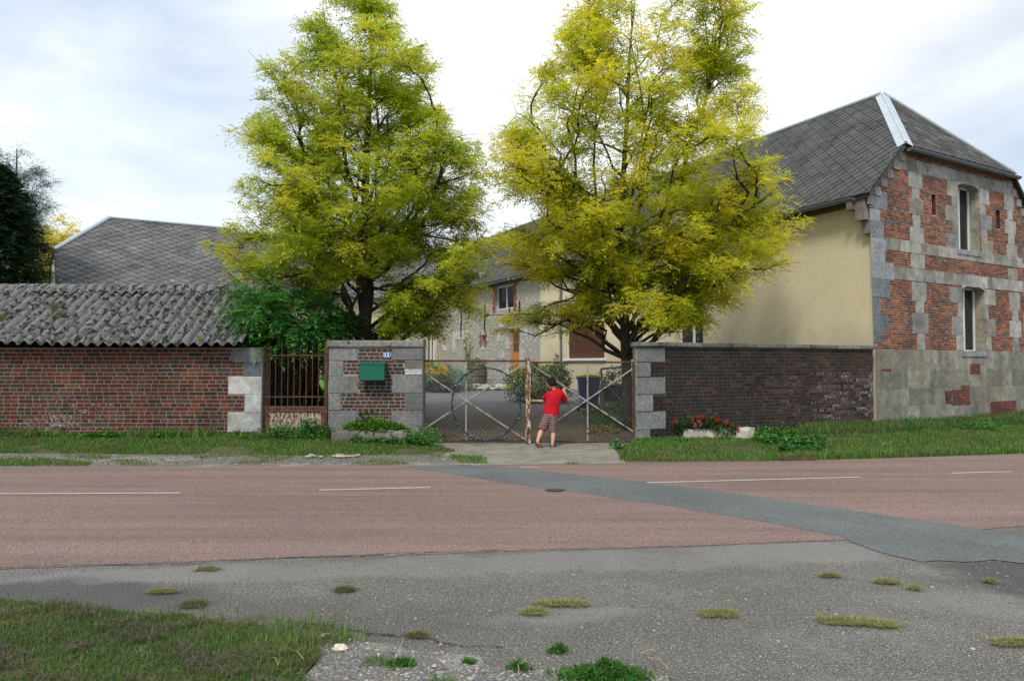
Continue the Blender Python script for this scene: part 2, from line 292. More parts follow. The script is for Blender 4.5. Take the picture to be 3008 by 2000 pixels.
# ------------------------------------------------------------------ ground
def sheet(name, pts, z, mat, step=None, kind='structure', jit=0.):
    m = MB(); P = [(p[0], p[1]) for p in pts]
    if jit:
        Q = []
        for i in range(len(P)):
            a, b = P[i], P[(i+1) % len(P)]; n = max(1, int(math.hypot(b[0]-a[0], b[1]-a[1])/.12))
            if max(abs(a[0]), abs(b[0])) > 14: n = 1
            for k in range(n):
                f = k/n; Q.append((a[0]+(b[0]-a[0])*f+random.gauss(0, jit), a[1]+(b[1]-a[1])*f+random.gauss(0, jit)))
        P = Q
    m.face([(x, y, z) for x, y in P]); o = m.build(name, mat); return tag(o, kind=kind)
def G(l, z=0.): return [tuple(gnd(u*1.2757, v*1.2757, z)[:2]) for u, v in l]
m = MB(); m.face([(-900, -300, 0), (900, -300, 0), (900, 1500, 0), (-900, 1500, 0)]); tag(m.build('ground', M['turf']), kind='structure')
far = G([(0, 1076), (500, 1074.5), (940, 1072.5), (1200, 1069), (1460, 1065), (1800, 1062), (2100, 1054), (2358, 1045)]); e = far[-1]; far = [(-40, far[0][1]-1.4)]+far+[(e[0]+8, e[1]+2.4), (60, e[1]+26)]
near = G([(0, 1312), (300, 1302), (600, 1288), (900, 1280), (1179, 1270), (1500, 1262), (1930, 1245), (2358, 1212)]); e2 = near[-1]; near = [(-40, near[0][1]-2)]+near+[(e2[0]+10, e2[1]+2.6), (60, e2[1]+22)]
apron = [(-40, -6), (60, -6), (60, 34)]+[(x, y+.2) for x, y in near[::-1]]
sheet('forecourt', apron, .004, M['apron'])
sheet('road', far+near[::-1], .008, M['road'], jit=.012)
sheet('bitumen_strip', G([(925, 1074), (1100, 1071.5), (1200, 1080), (1500, 1112), (1850, 1160), (2100, 1197), (2358, 1235), (2500, 1262), (2550, 1330), (2358, 1299), (2290, 1291), (2225, 1297), (2170, 1291), (2120, 1294), (2060, 1281), (2000, 1266), (1965, 1249), (1930, 1235), (1700, 1192), (1500, 1160), (1300, 1131), (1150, 1110), (1000, 1086)]), .010, M['strip'], jit=.018)
0 and sheet('asphalt_patch', G([(-200, 1330), (60, 1318), (380, 1318), (520, 1322), (460, 1345), (520, 1372), (520, 1400), (430, 1425), (200, 1412), (0, 1395), (-200, 1380)]), .009, M['apron_dark'], jit=.02)
0 and sheet('asphalt_seam', G([(2190, 1312), (2260, 1300), (2420, 1296), (2500, 1420), (2330, 1398), (2250, 1360)]), .0145, M['apron_dark'], jit=.03)
def dash(a, b, wd=.075):
    p = np.array(gnd(*ov(*a))); q = np.array(gnd(*ov(*b))); d = (q-p)/np.linalg.norm(q-p); n = np.array((-d[1], d[0], 0))*wd/2; m = MB(); k = 14
    e0 = [p+(q-p)*i/k-n*random.uniform(.8, 1.1) for i in range(k+1)]; e1 = [p+(q-p)*i/k+n*random.uniform(.8, 1.1) for i in range(k+1)]
    m.face([(x[0], x[1], .013) for x in e0+e1[::-1]]); tag(m.build('road_marking', M['paint']), kind='structure')
for a, b in (((-180, 1139.5), (416, 1136.5)), ((735, 1130), (990, 1124)), ((1490, 1113), (1983, 1100)), ((2190, 1091), (2330, 1087)), ((1198, 1077.5), (1242, 1076.5))): dash(a, b)
# far-side gravel margin, driveway concrete
lg = G([(0, 1076), (500, 1074.5), (940, 1072.5), (1090, 1071)])
sheet('gravel_margin', [(-40, 10.4)]+[(x, y-.12) for x, y in lg]+G([(1065, 1040)])+[(-1.9, 14.0), (-40, 14.0)], .006, M['gravel'], jit=.0)
sheet('driveway', G([(1050, 1073), (1200, 1070.5), (1440, 1067), (1415, 1035)])+[(2.75, 15.9), (-1.95, 15.9)]+G([(1020, 1045)]), .010, M['concrete'], jit=.01)
def yz(y): return .02+.036*max(0, y-16.1)
m = MB(); ys = [15.9, 16.5]+[17+i for i in range(36)]
for a, b in zip(ys[:-1], ys[1:]):
    def xr(y): return 2.6+(y-15.9)*1.4 if y < 19 else 9.3-.474*(y-18.8)
    m.face([(-3.0 if a < 17 else -6, a, yz(a)), (min(xr(a), 9.2), a, yz(a)), (min(xr(b), 9.2), b, yz(b)), (-3.0 if b < 17 else -6, b, yz(b))])
tag(m.build('yard', M['yard']), kind='structure')
t = NT('lawn'); c = t.mix(t.noise(2, 5), (.07, .16, .02), (.13, .24, .035)); M['lawn'] = t.fin(t.scale(c, t.step(t.noise(60, 4), .3, .7, .6, 1.4)), .95, t.noise(80, 4), .02)
m = MB()
for a, b in zip(ys[:-1], ys[1:]): m.face([(-34, a, yz(a)), (-3.0 if a < 17 else -6, a, yz(a)), (-3.0 if b < 17 else -6, b, yz(b)), (-34, b, yz(b))])
tag(m.build('lawn', M['lawn']), kind='structure')
# ------------------------------------------------------------------ wall frames
Cc = np.array((8.8, 18.8)); Fd = np.array((.841, .541)); Wd = np.array((-.428, .904)); Wn = np.array((-.904, -.428)); Fn = np.array((.541, -.841))
FAC = Frame(Cc, Fd, Fn); CRM = Frame(Cc, Wd, Wn)
RW0 = np.array((2.44, 15.5)); RWd = (Cc-np.array((.15, .15))-RW0); RWL = float(np.linalg.norm(RWd)); RWF = Frame(RW0, RWd, (RWd[1], -RWd[0]))
LWF = Frame((-14, 15.5), (1, 0), (0, -1)); PIL = Frame((0, 15.4), (1, 0), (0, -1)); GAT = Frame((0, 15.62), (1, 0), (0, -1))
WG = Frame((-4.57, 47.0), (-.841, -.541), (.541, -.841))
def lerp(a, b, t): return a+(b-a)*t
def interp(x, xs, ys): return float(np.interp(x, xs, ys))
# banks: grid between a front edge and a back edge
def bank(name, front, back, h, nu=80, nv=8, bump=.015):
    f = np.array(front); b = np.array(back); V = []; rs = np.random.default_rng(3)
    fu = np.linspace(0, 1, nu)
    def samp(P, t):
        d = np.concatenate(([0], np.cumsum(np.hypot(*(P[1:]-P[:-1]).T)))); d /= d[-1]; return np.stack([np.interp(t, d, P[:, 0]), np.interp(t, d, P[:, 1])], 1)
    A, B = samp(f, fu), samp(b, fu); m = MB(); zz = np.zeros((nv, nu))
    for j in range(nv):
        t = j/(nv-1)
        for i in range(nu): zz[j, i] = .0 if j == 0 else h(fu[i])*(t**.8)+rs.normal(0, bump)
    P = np.array([[(*(A[i]+(B[i]-A[i])*j/(nv-1)), zz[j, i]) for i in range(nu)] for j in range(nv)])
    idx = []
    for j in range(nv-1):
        for i in range(nu-1): idx += [j*nu+i, j*nu+i+1, (j+1)*nu+i+1, (j+1)*nu+i]
    o = fast(name, P.reshape(-1, 3), np.array(idx), np.full(len(idx)//4, 4), None, M['turf'], smooth=True); tag(o, kind='structure')
    def at(a, b_):   # a along, b across 0..1 arrays
        ii = np.clip(a*(nu-1), 0, nu-1.001); jj = np.clip(b_*(nv-1), 0, nv-1.001); i = ii.astype(int); j = jj.astype(int); fi = (ii-i)[:, None]; fj = (jj-j)[:, None]
        return (P[j, i]*(1-fi)+P[j, i+1]*fi)*(1-fj)+(P[j+1, i]*(1-fi)+P[j+1, i+1]*fi)*fj
    return at
lbF = [(-16, 12.9)]+G([(0, 1043), (300, 1047), (700, 1050), (1000, 1048), (1055, 1041)], .0)+[(-1.6, 14.9)]
lbB = [(-16, 15.6), (-1.72, 15.6)]
bankL = bank('grass_verge', lbF, lbB, lambda t: .2*min(1, (1-t)*8) if t > .9 else .2)
rbF = G([(1425, 1060), (1500, 1062), (1800, 1061), (2100, 1053), (2358, 1044)])+[(e[0]+8, e[1]+2.4)]
rbB = [(2.42, 15.55), tuple(Cc+np.array((.03, -.03))), tuple(Cc+Fd*13)]
bankR = bank('grass_verge', rbF, rbB, lambda t: .09+.03*math.sin(t*9), bump=.02)
# ------------------------------------------------------------------ foliage generators
def blades(name, P, h, wd, cols, mat, lean=.5, loc=None):
    n = len(P); az = RNG.uniform(0, 2*np.pi, n); h = RNG.uniform(h[0], h[1], n)*RNG.uniform(.7, 1.2, n); w_ = wd*RNG.uniform(.6, 1.3, n)
    D = np.stack([np.cos(az), np.sin(az), np.zeros(n)], 1); S = np.stack([-np.sin(az), np.cos(az), np.zeros(n)], 1); l = RNG.uniform(.05, lean, n)
    mid = P+D*(h*l*.3)[:, None]+np.array((0, 0, 1))*(h*.6*np.clip(1.3-l*.6, .15, 1))[:, None]; tip = P+D*(h*l)[:, None]+np.array((0, 0, 1))*(h*np.sqrt(np.maximum(.04, 1-(l*.8)**2)))[:, None]
    V = np.stack([P-S*w_[:, None]/2, P+S*w_[:, None]/2, mid+S*w_[:, None]*.4, mid-S*w_[:, None]*.4, tip], 1).reshape(-1, 3)
    b = np.arange(n)[:, None]*5; idx = np.concatenate([b+np.array([0, 1, 2, 3]), b+np.array([3, 2, 4])], 1).ravel(); sz = np.tile([4, 3], n)
    cs = np.array(cols); ci = cs[RNG.integers(0, len(cs), n)]*RNG.uniform(.7, 1.3, (n, 1)); q_ = np.clip(.10+.38*(np.sin(P[:, 0]*1.9+P[:, 1]*.7)*np.sin(P[:, 1]*2.7-P[:, 0]*.9)+.6*np.sin(P[:, 0]*5.1+1)*np.sin(P[:, 1]*6.3))+RNG.normal(0, .16, n), 0, .6)[:, None]; ci = ci*(1-q_)+np.array((.17, .15, .06))*q_; C = np.repeat(np.concatenate([ci, np.zeros((n, 1))], 1), 2, 0)
    return fast(name, V, idx, sz, C, mat, loc=loc)
def rot_basis(D, roll=None):
    n = len(D); D = D/np.linalg.norm(D, axis=1)[:, None]; up = np.tile(np.array((0, 0, 1.)), (n, 1)); up[np.abs(D[:, 2]) > .95] = (1, 0, 0)
    S = np.cross(D, up); S /= np.linalg.norm(S, axis=1)[:, None]; U = np.cross(S, D)
    if roll is not None:
        c, s = np.cos(roll)[:, None], np.sin(roll)[:, None]; S, U = S*c+U*s, U*c-S*s
    return D, S, U
def leaves(P, D, length, width, roll=None, fold=.15):        # simple rhombic leaves: P base, D dir
    n = len(P); D, S, U = rot_basis(D, roll); L_ = (length if hasattr(length, '__len__') else np.full(n, length))[:, None]; W_ = (width if hasattr(width, '__len__') else np.full(n, width))[:, None]
    V = np.stack([P, P+D*L_*.45+S*W_*.5-U*W_*fold, P+D*L_, P+D*L_*.45-S*W_*.5-U*W_*fold], 1)
    return V
def pinnate(P, D, L_, k, ll, lw, droop=.35, rollj=.6):     # compound leaves
    n = len(P); D, S, U = rot_basis(D, RNG.uniform(-rollj, rollj, n)); VV = []; L_ = np.broadcast_to(L_, (n,))[:, None]
    for i in range(k):
        t = (i+.8)/k; base = P+D*L_*t-np.array((0, 0, 1))*L_*droop*t*t; sc = (1-.35*t)
        for sgn in (-1, 1):
            d = D*.55+S*sgn*.9-U*.15+RNG.normal(0, .12, (n, 3)); VV.append(leaves(base, d, ll*sc*RNG.uniform(.8, 1.2, n), np.full(n, lw*sc), RNG.uniform(-.5, .5, n)))
    VV.append(leaves(P+D*L_-np.array((0, 0, 1))*L_*droop, D-U*droop, np.full(n, ll), np.full(n, lw)))
    return np.stack(VV, 1), 2*k+1                # (n, m, 4, 3)
def leafmesh(name, V, C, mat, parent=None, loc=None):
    V = V.reshape(-1, 3); q = len(V)//4; return fast(name, V, np.arange(q*4), np.full(q, 4), C, mat, parent, loc=loc)
def colarr(cols, n, m=1, j=.2):
    cs = np.array(cols); ci = cs[RNG.integers(0, len(cs), n)]*RNG.uniform(1-j, 1+j, (n, 1)); c = np.repeat(np.concatenate([ci, np.zeros((n, 1))], 1), m, 0); return c
def bushy(name, cen, rad, n, ls, lw, cols, parent=None, shell=.55, mat=None, flat=.0, loc=None):
    d = RNG.normal(0, 1, (n, 3)); d /= np.linalg.norm(d, axis=1)[:, None]; lump = 1+.18*np.sin(d[:, 0]*5+cen[0]*3)*np.cos(d[:, 1]*4+2)+.12*np.sin(d[:, 2]*9+d[:, 0]*7)
    r = RNG.uniform(shell, 1, n)*lump; P = np.array(cen)+d*r[:, None]*np.array(rad); P[:, 2] = np.maximum(P[:, 2], cen[2]-rad[2]*.98)
    D = d+RNG.normal(0, .7, (n, 3)); D[:, 2] *= (1-flat); V = leaves(P, D, ls*RNG.uniform(.6, 1.3, n), lw*RNG.uniform(.7, 1.2, n), RNG.uniform(-1, 1, n))
    return leafmesh(name, V, colarr(cols, n), mat or M['leaf_dense'], parent, loc)
def tree(name, label, base, leader, prof, nl, cols_in, cols_out, spr, seed, leafsz=(.078, .034), rise=.5, kk=4, group=None, cat='tree', clear=None, stems=(), extra=()):
    """leader: trunk polyline [(x,y,z,r)], prof: rows (z, left extent, right extent) relative to trunk x"""
    rs = np.random.default_rng(seed); root = thing(name, label, cat, base, group); B = np.array(base, float); bark = MB()
    ld = np.array(leader, float); zs = ld[:, 2]
    def axis(z): return np.array([np.interp(z, zs, ld[:, 0]), np.interp(z, zs, ld[:, 1]), z])
    def arad(z): return float(np.interp(z, zs, ld[:, 3]))
    tm = MB(); tm.tube([B+ld[i, :3] for i in range(len(ld))], list(ld[:, 3]), 10); 
    pz = [p[0] for p in prof]; pl = [p[1] for p in prof]; pr = [p[2] for p in prof]
    def ouv(q): q = B+q-CAM; d = np.dot(q, FW); return (CX+F*q[0]/d)/1.2757, (CY-F*np.dot(q, UP)/d)/1.2757
    SP, SD, SO = [], [], []
    SM = []
    for sp_ in stems:
        q = np.array([np.array(p)-B for p in sp_]); tt = np.linspace(0, 1, 9); k0 = np.linspace(0, 1, len(q)); pl_ = np.stack([np.interp(tt, k0, q[:, j]) for j in range(3)], 1); pl_[1:-1] = (pl_[:-2]+pl_[1:-1]*2+pl_[2:])/4; pl_[1:-1] += rs.normal(0, .05, (7, 3)); SM.append(pl_); bark.tube([B+p for p in pl_], list(np.linspace(.062, .010, 9)), 7, caps=False)
    def void(p): x, y, z = p; return math.sin(1.7*x+seed)*math.sin(1.9*y+seed*2)*math.sin(2.1*z+seed*3)+.7*math.sin(3.3*x+1.1*z+seed)*math.sin(2.9*z-1.3*y)
    for i in range(nl+len(extra)):
        q = ((i+.5)/nl) % 1; z = pz[0]+(pz[-1]-pz[0])*(q**.93)+rs.normal(0, .12); az = i*2.39996+rs.normal(0, .25)
        ca, sa = math.cos(az), math.sin(az); rl, rr = np.interp(z, pz, pl), np.interp(z, pz, pr); rad = (rr if ca > 0 else rl)*abs(ca)+.5*(rl+rr)*.9*abs(sa); rad = max(.18, rad*rs.uniform(.66, 1.02)*(1+.16*math.sin(z*2.3+az*2+seed))-.08)
        tip = axis(min(z, zs[-1]))*np.array((1, 1, 0))+np.array((ca*rad, sa*rad, z)); z0 = max(zs[0]+ (pz[0]-zs[0])*.72, z-rad*rise-rs.uniform(0, .35)); z0 = min(z0, zs[-1]*.97); st = axis(z0)
        cd = [m_ for m_ in SM if m_[0, 2] < z0 < m_[-1, 2]]
        if cd and rs.uniform() < .72:
            m_ = min(cd, key=lambda m_: abs(np.interp(z0, m_[:, 2], m_[:, 0])-tip[0])+abs(np.interp(z0, m_[:, 2], m_[:, 1])-tip[1])); st = np.array([np.interp(z0, m_[:, 2], m_[:, 0]), np.interp(z0, m_[:, 2], m_[:, 1]), z0])
        if i >= nl: st, tip = [np.array(e)-B for e in extra[i-nl]]; rad = float(np.linalg.norm(tip-st))*.85
        bow = rs.uniform(.0, .26)*rad; pts = []; wk = np.zeros(3)
        for k in range(9):
            t_ = k/8; wk = wk*.8+rs.normal(0, .045*rad, 3)*(k > 0); p = st+(tip-st)*t_+np.array((0, 0, bow*math.sin(math.pi*t_)))+wk; pts.append(p)
        if clear:
            while len(pts) > 3 and clear(*ouv(pts[-1])): pts.pop()
            if len(pts) < 5: continue
        np_ = len(pts)
        r0 = min(arad(z0)*.5, .012+.013*rad); bark.tube([B+p for p in pts], [max(.004, r0*(1-.88*k/(np_-1))) for k in range(np_)], 5, caps=False)
        dirv = (tip-st); dirv[2] = 0; dirv /= np.linalg.norm(dirv)+1e-6; side = np.array((-dirv[1], dirv[0], 0))
        ns = int(6+rad*5.0)
        for s_ in range(ns):
            t_ = .12+.88*(s_+rs.uniform(0, .9))/ns; f = min(np_-1.001, t_*(np_-1)); k = int(f); p = pts[k]+(pts[k+1]-pts[k])*(f-k)
            sg = 1 if s_ % 2 else -1; a = rs.uniform(.35, 1.15); d = dirv*math.cos(a)+side*math.sin(a)*sg+np.array((0, 0, rs.normal(.30, .36))); ln = (.28+.40*rad*(1.05-t_)**.7*.9)*rs.uniform(.6, 1.2); ln = min(ln, 1.25)
            if clear and clear(*ouv(p+d*ln*.6)): continue
            q_ = [p+d*ln*x+np.array((0, 0, -.10*ln*x*x)) for x in (0, .35, .7, 1)]
            bark.tube([B+x for x in q_], [.010, .007, .005, .003], 3, caps=False)
            nn = max(3, int(spr*ln*rs.uniform(.6, 1.4)))
            tuf = [rs.uniform(.15, 1.05) for _ in range(max(2, int(ln*4.5)))]
            for j in range(nn):
                x = tuf[j % len(tuf)]; pp = p+d*ln*x+np.array((0, 0, -.10*ln*x*x+.04)); dd = d*.55+rs.normal(0, .6, 3)*np.array((1, 1, .55)); pp = pp+rs.normal(0, .10, 3)*np.array((1, 1, .65))
                if group is None and len(SM) and void(pp) > .42: continue
                if clear and clear(*ouv(pp)): continue
                SP.append(pp); SD.append(dd); SO.append(min(1, t_*.75+x*.3))
    SP = np.array(SP)+B; SD = np.array(SD); SO = np.array(SO); n = len(SP)
    V, mm = pinnate(SP, SD, RNG.uniform(.17, .29, n)*(leafsz[0]/.078), kk, leafsz[0], leafsz[1])
    ph = np.sin(SP[:, 0]*2.1+seed)*np.sin(SP[:, 2]*2.7)*.25+np.sin(SP[:, 1]*3+SP[:, 0])*.15
    k_ = np.clip(SO*1.25-.45+ph+RNG.normal(0, .22, n), 0, 1)[:, None]
    a = np.array(cols_in)[RNG.integers(0, len(cols_in), n)]; b = np.array(cols_out)[RNG.integers(0, len(cols_out), n)]
    c = (a*(1-k_)+b*k_)*RNG.uniform(.8, 1.2, (n, 1)); C = np.repeat(np.concatenate([c, np.zeros((n, 1))], 1), mm, 0)
    leafmesh('crown', V, C, M['leaf'], root); tm.build('trunk', M['bark'], root, True); bark.build('branches', M['bark'], root, True); return root
# ------------------------------------------------------------------ brickwork
def jitc(c, j=.15): k = 1+random.uniform(-j, j); return tuple(x*k for x in c[:3])
def sub(iv, a, b):
    r = []
    for x, y in iv:
        if b <= x or a >= y: r.append((x, y)); continue
        if a > x: r.append((x, a))
        if b < y: r.append((b, y))
    return r
def brickwork(m, fr, s0, s1, z0, z1, ex, hc, ls, lh, colf, gap=.011, o0=0., o1=.012, bond='english', zmax=None, smin=None):
    row = 0; z = z0
    while z < z1-hc*.4:
        za, zb = z+gap/2, min(z+hc, z1)-gap/2; zc = (za+zb)/2; a = s0
        iv = [(s0 if smin is None else max(s0, smin(zc)[0]), s1 if smin is None else min(s1, smin(zc)[1]))]
        for (e0, e1, f0, f1) in ex:
            if f0 < zc < f1: iv = sub(iv, e0, e1)
        x = s0-random.uniform(0, ls)
        while x < s1:
            l = (lh if row % 2 else ls) if bond == 'english' else random.choice((lh, lh, ls))
            l *= random.uniform(.93, 1.07); xa, xb = x+gap/2, x+l-gap/2
            for p, q in iv:
                c0, c1 = max(xa, p+gap*.4), min(xb, q-gap*.4)
                if c1-c0 > .03: m.raised(fr, c0, c1, za, zb, o0, o1, colf((c0+c1)/2, zc))
            x += l
        z += hc; row += 1
def panel(m, fr, s0, s1, z0, z1, holes, o, c):
    S = sorted({s0, s1, *[min(max(x, s0), s1) for h in holes for x in h[:2]]}); Z = sorted({z0, z1, *[min(max(x, z0), z1) for h in holes for x in h[2:4]]})
    for a, b in zip(S[:-1], S[1:]):
        for e_, f_ in zip(Z[:-1], Z[1:]):
            if b-a < 1e-4 or f_-e_ < 1e-4: continue
            cs, cz = (a+b)/2, (e_+f_)/2
            if any(h[0] < cs < h[1] and h[2] < cz < h[3] for h in holes): continue
            m.face([fr.p(a, e_, o), fr.p(b, e_, o), fr.p(b, f_, o), fr.p(a, f_, o)], c)
def recess(m, fr, h, o0, o1, c):
    s0, s1, z0, z1 = h
    m.face([fr.p(s0, z0, o0), fr.p(s0, z0, o1), fr.p(s0, z1, o1), fr.p(s0, z1, o0)], c); m.face([fr.p(s1, z0, o1), fr.p(s1, z0, o0), fr.p(s1, z1, o0), fr.p(s1, z1, o1)], c)
    m.face([fr.p(s0, z0, o0), fr.p(s1, z0, o0), fr.p(s1, z0, o1), fr.p(s0, z0, o1)], c); m.face([fr.p(s0, z1, o1), fr.p(s1, z1, o1), fr.p(s1, z1, o0), fr.p(s0, z1, o0)], c)
def window(fr, h, o, parent, mull=1, name='window', label=None, fw=.06, bars=0):
    s0, s1, z0, z1 = h; m = MB(); g = .004
    s0 += g; s1 -= g; z0 += g; z1 -= g
    m.fbox(fr, s0, s1, z0, z0+fw, o-.05, o); m.fbox(fr, s0, s1, z1-fw, z1, o-.05, o); m.fbox(fr, s0, s0+fw, z0+fw, z1-fw, o-.05, o); m.fbox(fr, s1-fw, s1, z0+fw, z1-fw, o-.05, o)
    for k in range(mull): x = s0+(s1-s0)*(k+1)/(mull+1); m.fbox(fr, x-fw*.7, x+fw*.7, z0+fw, z1-fw, o-.05, o+.006)
    for k in range(bars): z = z0+(z1-z0)*(k+1)/(bars+1); m.fbox(fr, s0+fw, s1-fw, z-.015, z+.015, o-.04, o-.004)
    w_ = m.build(name, M['pvc'], parent); 
    if label: w_['label'] = label
    g_ = MB(); g_.face([fr.p(s0+fw, z0+fw, o-.03), fr.p(s1-fw, z0+fw, o-.03), fr.p(s1-fw, z1-fw, o-.03), fr.p(s0+fw, z1-fw, o-.03)]); g_.build('pane', M['glass'], w_); return w_
def tiles(m, O, a, b, n, tmax, smn, smx, hw, hh, colf, lift=.022):
    O, a, b, n = [np.array(x, float) for x in (O, a, b, n)]; r = 0; t = -hh*.3
    while t < tmax+hh:
        lo = smn(min(max(t, 0), tmax)); hi = smx(min(max(t, 0), tmax)); x = math.floor(lo/(2*hw))*2*hw+(hw if r % 2 else 0)-hw*2
        while x < hi+hw*2:
            pts = []
            for dx, dt in ((0, -1.1), (.28, -.86), (1.06, -.05), (1.06, .12), (0, 1.15), (-1.06, .12), (-1.06, -.05), (-.28, -.86)):
                tt = min(max(t+dt*hh, -.04), tmax); ss = min(max(x+dx*hw, smn(tt)), smx(tt)); l = lift*(1.1-dt)/2.2+.002
                pts.append(O+a*ss+b*tt+n*l)
            ss = [np.dot(p-O, a) for p in pts]; ts = [np.dot(p-O, b) for p in pts]
            if max(ss)-min(ss) > .03 and max(ts)-min(ts) > .03:
                c = colf(x, t); j = random.uniform(-.002, .004); pts = [p+n*j for p in pts]; m.face(pts, c)
                for q in (6, 7, 0, 1): 
                    A_, B_ = pts[q], pts[(q+1) % 8]
                    if np.linalg.norm(B_-A_) > .01: m.face([A_, B_, B_-n*.012, A_-n*.012], tuple(k*.8 for k in c[:3])+(0,))
            x += 2*hw
        t += hh; r += 1
#SPLIT
# ================================================================== FARMHOUSE (right)
cA, cB, cC = (4.9, 2540, 420), (4.9, 2540, 700), (4.9, 2540, 980)
house = thing('farmhouse', 'long farmhouse with brick and stone gable end, cream side wall and grey slate roof', 'house', (Cc[0], Cc[1], 0))
FWID = 7.9; EZ = 5.72; SL = .92
def gable(z):
    if z < 5.93: return (0.0, FWID)
    s = max(0, (z-EZ+.10)/SL-.35); return (s, FWID-s)
ST = []          # stones (s0,s1,z0,z1,kind)
def add(c, lst, kind='g'):
    for x0, x1, y0, y1 in lst: ST.append((*FAC.rect(c, x0, x1, y0, y1), kind))
add(cA, [(62, 315, 700, 950), (70, 215, 955, 1115), (76, 270, 1120, 1365), (86, 310, 1372, 1535)], 'l')
add(cB, [(92, 290, 140, 345), (98, 415, 350, 590)], 'l'); add(cB, [(108, 360, 595, 850), (115, 232, 855, 1100), (125, 330, 1105, 1340), (132, 232, 1345, 1500)], 'q')
add(cA, [(632, 825, 410, 650), (680, 785, 652, 818), (640, 838, 822, 1035), (692, 797, 1040, 1215), (650, 850, 1220, 1440)])
add(cA, [(1187, 1330, 550, 770), (1252, 1337, 772, 922), (1165, 1342, 926, 1130), (1262, 1347, 1134, 1305), (1178, 1352, 1308, 1540)])
add(cA, [(1650, 1785, 670, 885), (1656, 1740, 888, 1045), (1664, 1822, 1048, 1242), (1672, 1758, 1246, 1400), (1682, 1840, 1404, 1620)])
add(cA, [(2010, 2110, 560, 765), (2010, 2145, 770, 975), (2052, 2125, 978, 1118), (2018, 2170, 1122, 1310), (2066, 2150, 1314, 1462), (2045, 2190, 1466, 1680)])
fz0 = FAC.px(2540+545/4.9, 420+385/4.9)[1]; fz1 = FAC.px(2540+545/4.9, 420+200/4.9)[1]
xs = [365, 545, 750, 905, 1110, 1290, 1500, 1650, 1850, 2008]
for a, b in zip(xs[:-1], xs[1:]): ST.append((FAC.px(2540+a/4.9, 500)[0], FAC.px(2540+b/4.9, 500)[0]-.01, fz0, fz1, 'f'))
def course(xs, z0, z1, k='g', y=800):
    for a, b in zip(xs[:-1], xs[1:]): ST.append((FAC.px(2540+a/4.9, y)[0], FAC.px(2540+b/4.9, y)[0]-.010, z0+.005, z1-.005, k))
q = FAC.rect(cB, 900, 1060, 95, 255); s1z = (q[2], q[3]); course([310, 520, 705, 810, 1060, 1110, 1450, 1580, 1725, 1850, 1975, 2090, 2200, 2330, 2520, 2700], *s1z)
q = FAC.rect(cB, 1015, 1140, 475, 655); s2z = (q[2], q[3]); course([420, 600, 830, 1015, 1140, 1325, 1480, 1600, 1765, 1820, 2120, 2270, 2450, 2650], *s2z)
add(cB, [(668, 862, 235, 435), (2062, 2200, 440, 600)])
add(cB, [(678, 885, 635, 905), (738, 850, 910, 1078), (690, 915, 1084, 1370)]); bz1 = FAC.px(2540+900/4.9, 980+235/4.9)[1]
def rz(c, x0, x1, y0): q = FAC.rect(c, x0, x1, y0, y0+10); ST.append((q[0], q[1], bz1+.006, q[3], 'g'))
rz(cB, 757, 865, 1376); rz(cB, 1317, 1420, 1398); rz(cB, 1747, 1820, 1412); rz(cB, 2135, 2215, 1430)
add(cB, [(1222, 1392, 700, 930), (1342, 1398, 935, 1130), (1256, 1410, 1134, 1392), (1722, 1875, 740, 962), (1730, 1775, 965, 1162), (1742, 1880, 1166, 1408), (2078, 2230, 782, 1038), (2126, 2205, 1042, 1185), (2086, 2250, 1190, 1425)])
# window openings
W1 = FAC.rect(cA, 1336, 1648, 640, 1555); W1 = (W1[0], W1[1], FAC.px(2540+1370/4.9, 700+165/4.9)[1], FAC.px(2540+1480/4.9, 420+590/4.9)[1])
W2 = FAC.rect(cB, 1400, 1728, 700, 1500); W2 = (W2[0], W2[1], FAC.px(2540+1425/4.9, 980+262/4.9)[1], FAC.px(2540+1560/4.9, 700+685/4.9)[1])
sl1 = FAC.rect(cA, 965, 1022, 740, 1040); sl2 = FAC.rect(cA, 1893, 1950, 965, 1240)
HOLES = [W1, W2, sl1, sl2]
# symmetrical stones past the photo's frame
for k, z in enumerate(np.arange(1.2, 5.5, .48)): ST.append((FWID-(.55 if k % 2 else .35), FWID, z, z+.47, 'q'))
# base courses
pal = {'g': [(.33, .315, .27), (.30, .29, .26), (.36, .345, .30), (.28, .27, .225), (.25, .25, .235), (.33, .31, .25), (.385, .37, .335)], 'l': [(.20, .22, .23), (.30, .31, .31)], 'q': [(.16, .185, .20), (.22, .24, .25)], 'f': [(.26, .25, .21), (.23, .22, .19), (.29, .28, .25)],
       'b': [(.225, .207, .162), (.26, .24, .19), (.205, .195, .168), (.24, .228, .19), (.275, .255, .20)]}
zb = [0.18]+[FAC.px(2540+400/4.9, 980+y/4.9)[1] for y in (1045, 800, 530)]+[bz1]
zb[0] = FAC.px(2540+700/4.9, 980+1300/4.9)[1]
for i, (a, b) in enumerate(zip(zb[:-1], zb[1:])):
    x = 0.
    while x < FWID:
        l = random.uniform(.38, .85); x1_ = min(FWID, x+l)
        if i > 0 or True: ST.append((x, x1_-.008, a+.004, b-.004, 'b'))
        x = x1_
patches = [FAC.rect(cC, 1153, 1250, 815, 1010), FAC.rect(cC, 1252, 1515, 800, 1025), FAC.rect(cC, 1382, 1508, 735, 798), FAC.rect(cC, 1512, 1655, 430, 580), FAC.rect(cC, 1808, 2183, 965, 1190), FAC.rect(cC, 245, 375, 500, 535)]
mm_ = MB(); panel(mm_, FAC, 0, FWID, 0, 5.93, HOLES, 0., (.42, .33, .25, .0)); 
sB = (5.93-EZ+.10)/SL-.35; zt = EZ+SL*(1.15+.35)-.1
zr_ = list(np.arange(5.93, zt, .09))+[zt]
